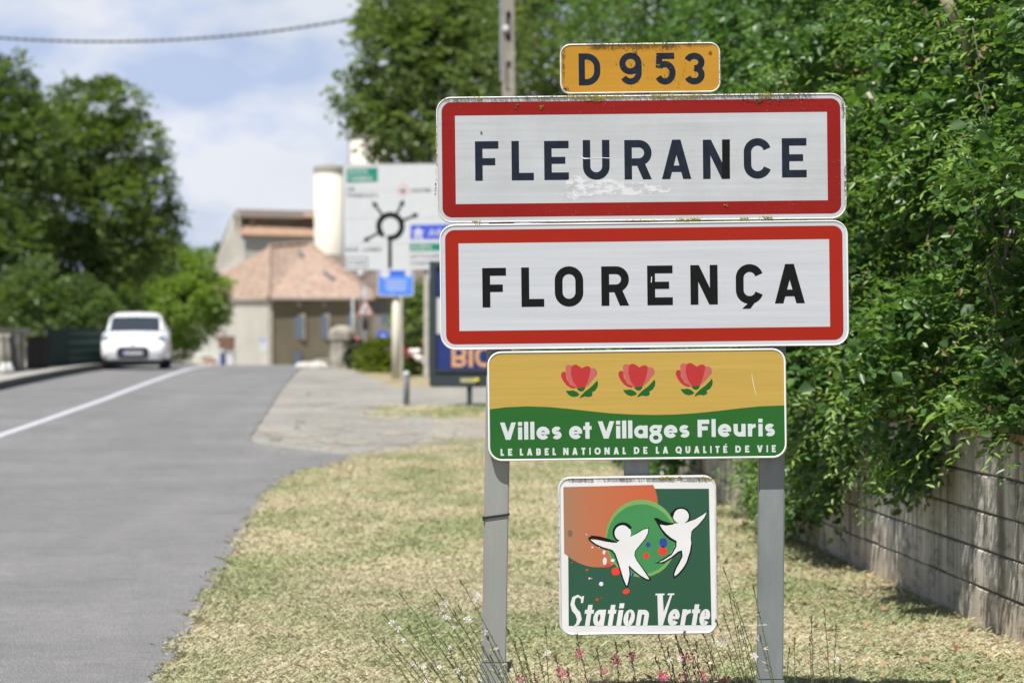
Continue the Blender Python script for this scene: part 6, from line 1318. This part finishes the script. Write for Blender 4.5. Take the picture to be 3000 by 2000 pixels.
gaura('white flowered gaura with long stems leaning left across the left steel post', 1500, 10.45,
      [(1349, 1701, 0, 1560, WF((1386, 1733), (1393, 1755), (1400, 1744))), (1282, 1731, 0, 1530, WF((1308, 1770), (1300, 1764))), (1171, 1739, 0, 1440), (1127, 1804, 0, 1400, WF((1149, 1824), (1166, 1842))), (1274, 1760, 0, 1490, WF((1292, 1788), (1304, 1808), (1313, 1812), (1286, 1796))),
       (1094, 1869, 0, 1310), (1123, 1879, 0, 1330), (1157, 1895, 0, 1350, WF((1218, 1945), (1242, 1955))), (1244, 1818, 0, 1450, WF((1314, 1895), (1272, 1939))), (1197, 1844, 0, 1400, WF((1183, 1875), (1288, 1955))), (1345, 1776, 0, 1540, WF((1375, 1822), (1368, 1814))), (1317, 1854, 0, 1480, WF((1339, 1963),)),
       (1413, 1842, 0, 1560, WF((1419, 1850),)), (1427, 1863, -.02, 1545), (1412, 1898, -.02, 1530), (1436, 1921, -.02, 1540), (1350, 1900, 0, 1470, WF((1250, 1994), (1356, 1985))), (1230, 1900, 0, 1380), (1300, 1880, 0, 1440), (1210, 1930, 0, 1350), (1376, 1900, 0, 1500, WF((1403, 1994), (1396, 1985))), (1265, 1870, 0, 1440, WF((1329, 1838),)), (1330, 1790, 0, 1500)], 'stem_green')
gaura('white gaura with thin upright stems just right of the left steel post', 1580, 10.6,
      [(1485, 1838, 0, 1590), (1599, 1838, 0, 1612, WF((1605, 1911),)), (1525, 1872, 0, 1580), (1497, 1935, 0, 1560), (1540, 1920, 0, 1590, WF((1537, 1990),)), (1510, 1890, 0, 1570), (1575, 1905, 0, 1620)], 'stem_green')
PF = lambda s, *a: [(x, y, random.uniform(.016, .023), s) for x, y in a]
gaura('pink and crimson gaura with dark stems below the square green sign', 1780, 10.5,
      [(1690, 1862, 0, 1745, PF('petal_p', (1694, 1912), (1698, 1920))), (1749, 1903, 0, 1790, PF('petal_p', (1769, 1963),)), (1804, 1885, 0, 1822, PF('petal_d', (1805, 1932), (1800, 1940), (1810, 1944))), (1842, 1879, 0, 1886, PF('petal_d', (1847, 1921), (1853, 1919))), (1627, 1923, 0, 1670, PF('petal_p', (1643, 1968), (1650, 1980))),
       (1663, 1960, 0, 1690), (1855, 1985, 0, 1880), (1565, 1975, 0, 1600, PF('petal_p', (1522, 1990),))], 'stem_red')
gaura('bushy red stemmed gaura with coral flowers left of the right steel post', 2020, 10.5,
      [(1930, 1862, 0, 2010), (1920, 1929, 0, 1990, PF('petal_p', (1940, 1978), (1948, 1984), (1934, 1986))), (1979, 1862, 0, 2070), (2003, 1862, 0, 2120), (2039, 1883, 0, 2060, PF('petal_p', (2058, 1978), (2062, 1988))), (2063, 1860, 0, 2150), (1995, 1900, 0, 2050, PF('petal_d', (2008, 1925), (2014, 1932))), (2000, 1935, 0, 2030, PF('petal_d', (1998, 1985),)), (2065, 1911, 0, 2130), (1955, 1900, 0, 2020, WF((1962, 1934),)),
       (1985, 1890, 0, 2045, WF((1996, 1930),)), (2030, 1930, 0, 2060), (1970, 1950, 0, 2000), (2085, 1950, 0, 2130), (2125, 1985, 0, 2140, PF('petal_d', (2128, 1992),))], 'stem_red')
gaura('tall white gaura reaching up between the square green sign and the right post', 2200, 10.4,
      [(2120, 1667, 0, 2270), (2138, 1743, 0, 2200, WF((2179, 1865),)), (2206, 1716, 0, 2290), (2120, 1800, 0, 2220, WF((2117, 1858), (2120, 1880))), (2098, 1818, 0, 2230, WF((2142, 1891), (2122, 1886), (2094, 1879))), (2170, 1850, 0, 2240, WF((2212, 1925), (2206, 1918))), (2160, 1835, 0, 2215), (2225, 1860, -.02, 2295, WF((2219, 1866),)), (2085, 1860, 0, 2180), (2135, 1915, 0, 2190), (2150, 1760, 0, 2250)], 'stem_green')
gaura('slender gaura with one open white blossom right of the right post', 2400, 10.5,
      [(2327, 1870, 0, 2331), (2312, 1899, 0, 2296), (2377, 1814, 0, 2386, WF((2391, 1926),)), (2415, 1785, 0, 2440), (2450, 1830, 0, 2436, WF((2451, 1931),)), (2372, 1868, 0, 2384), (2460, 1950, 0, 2470)], 'stem_green')
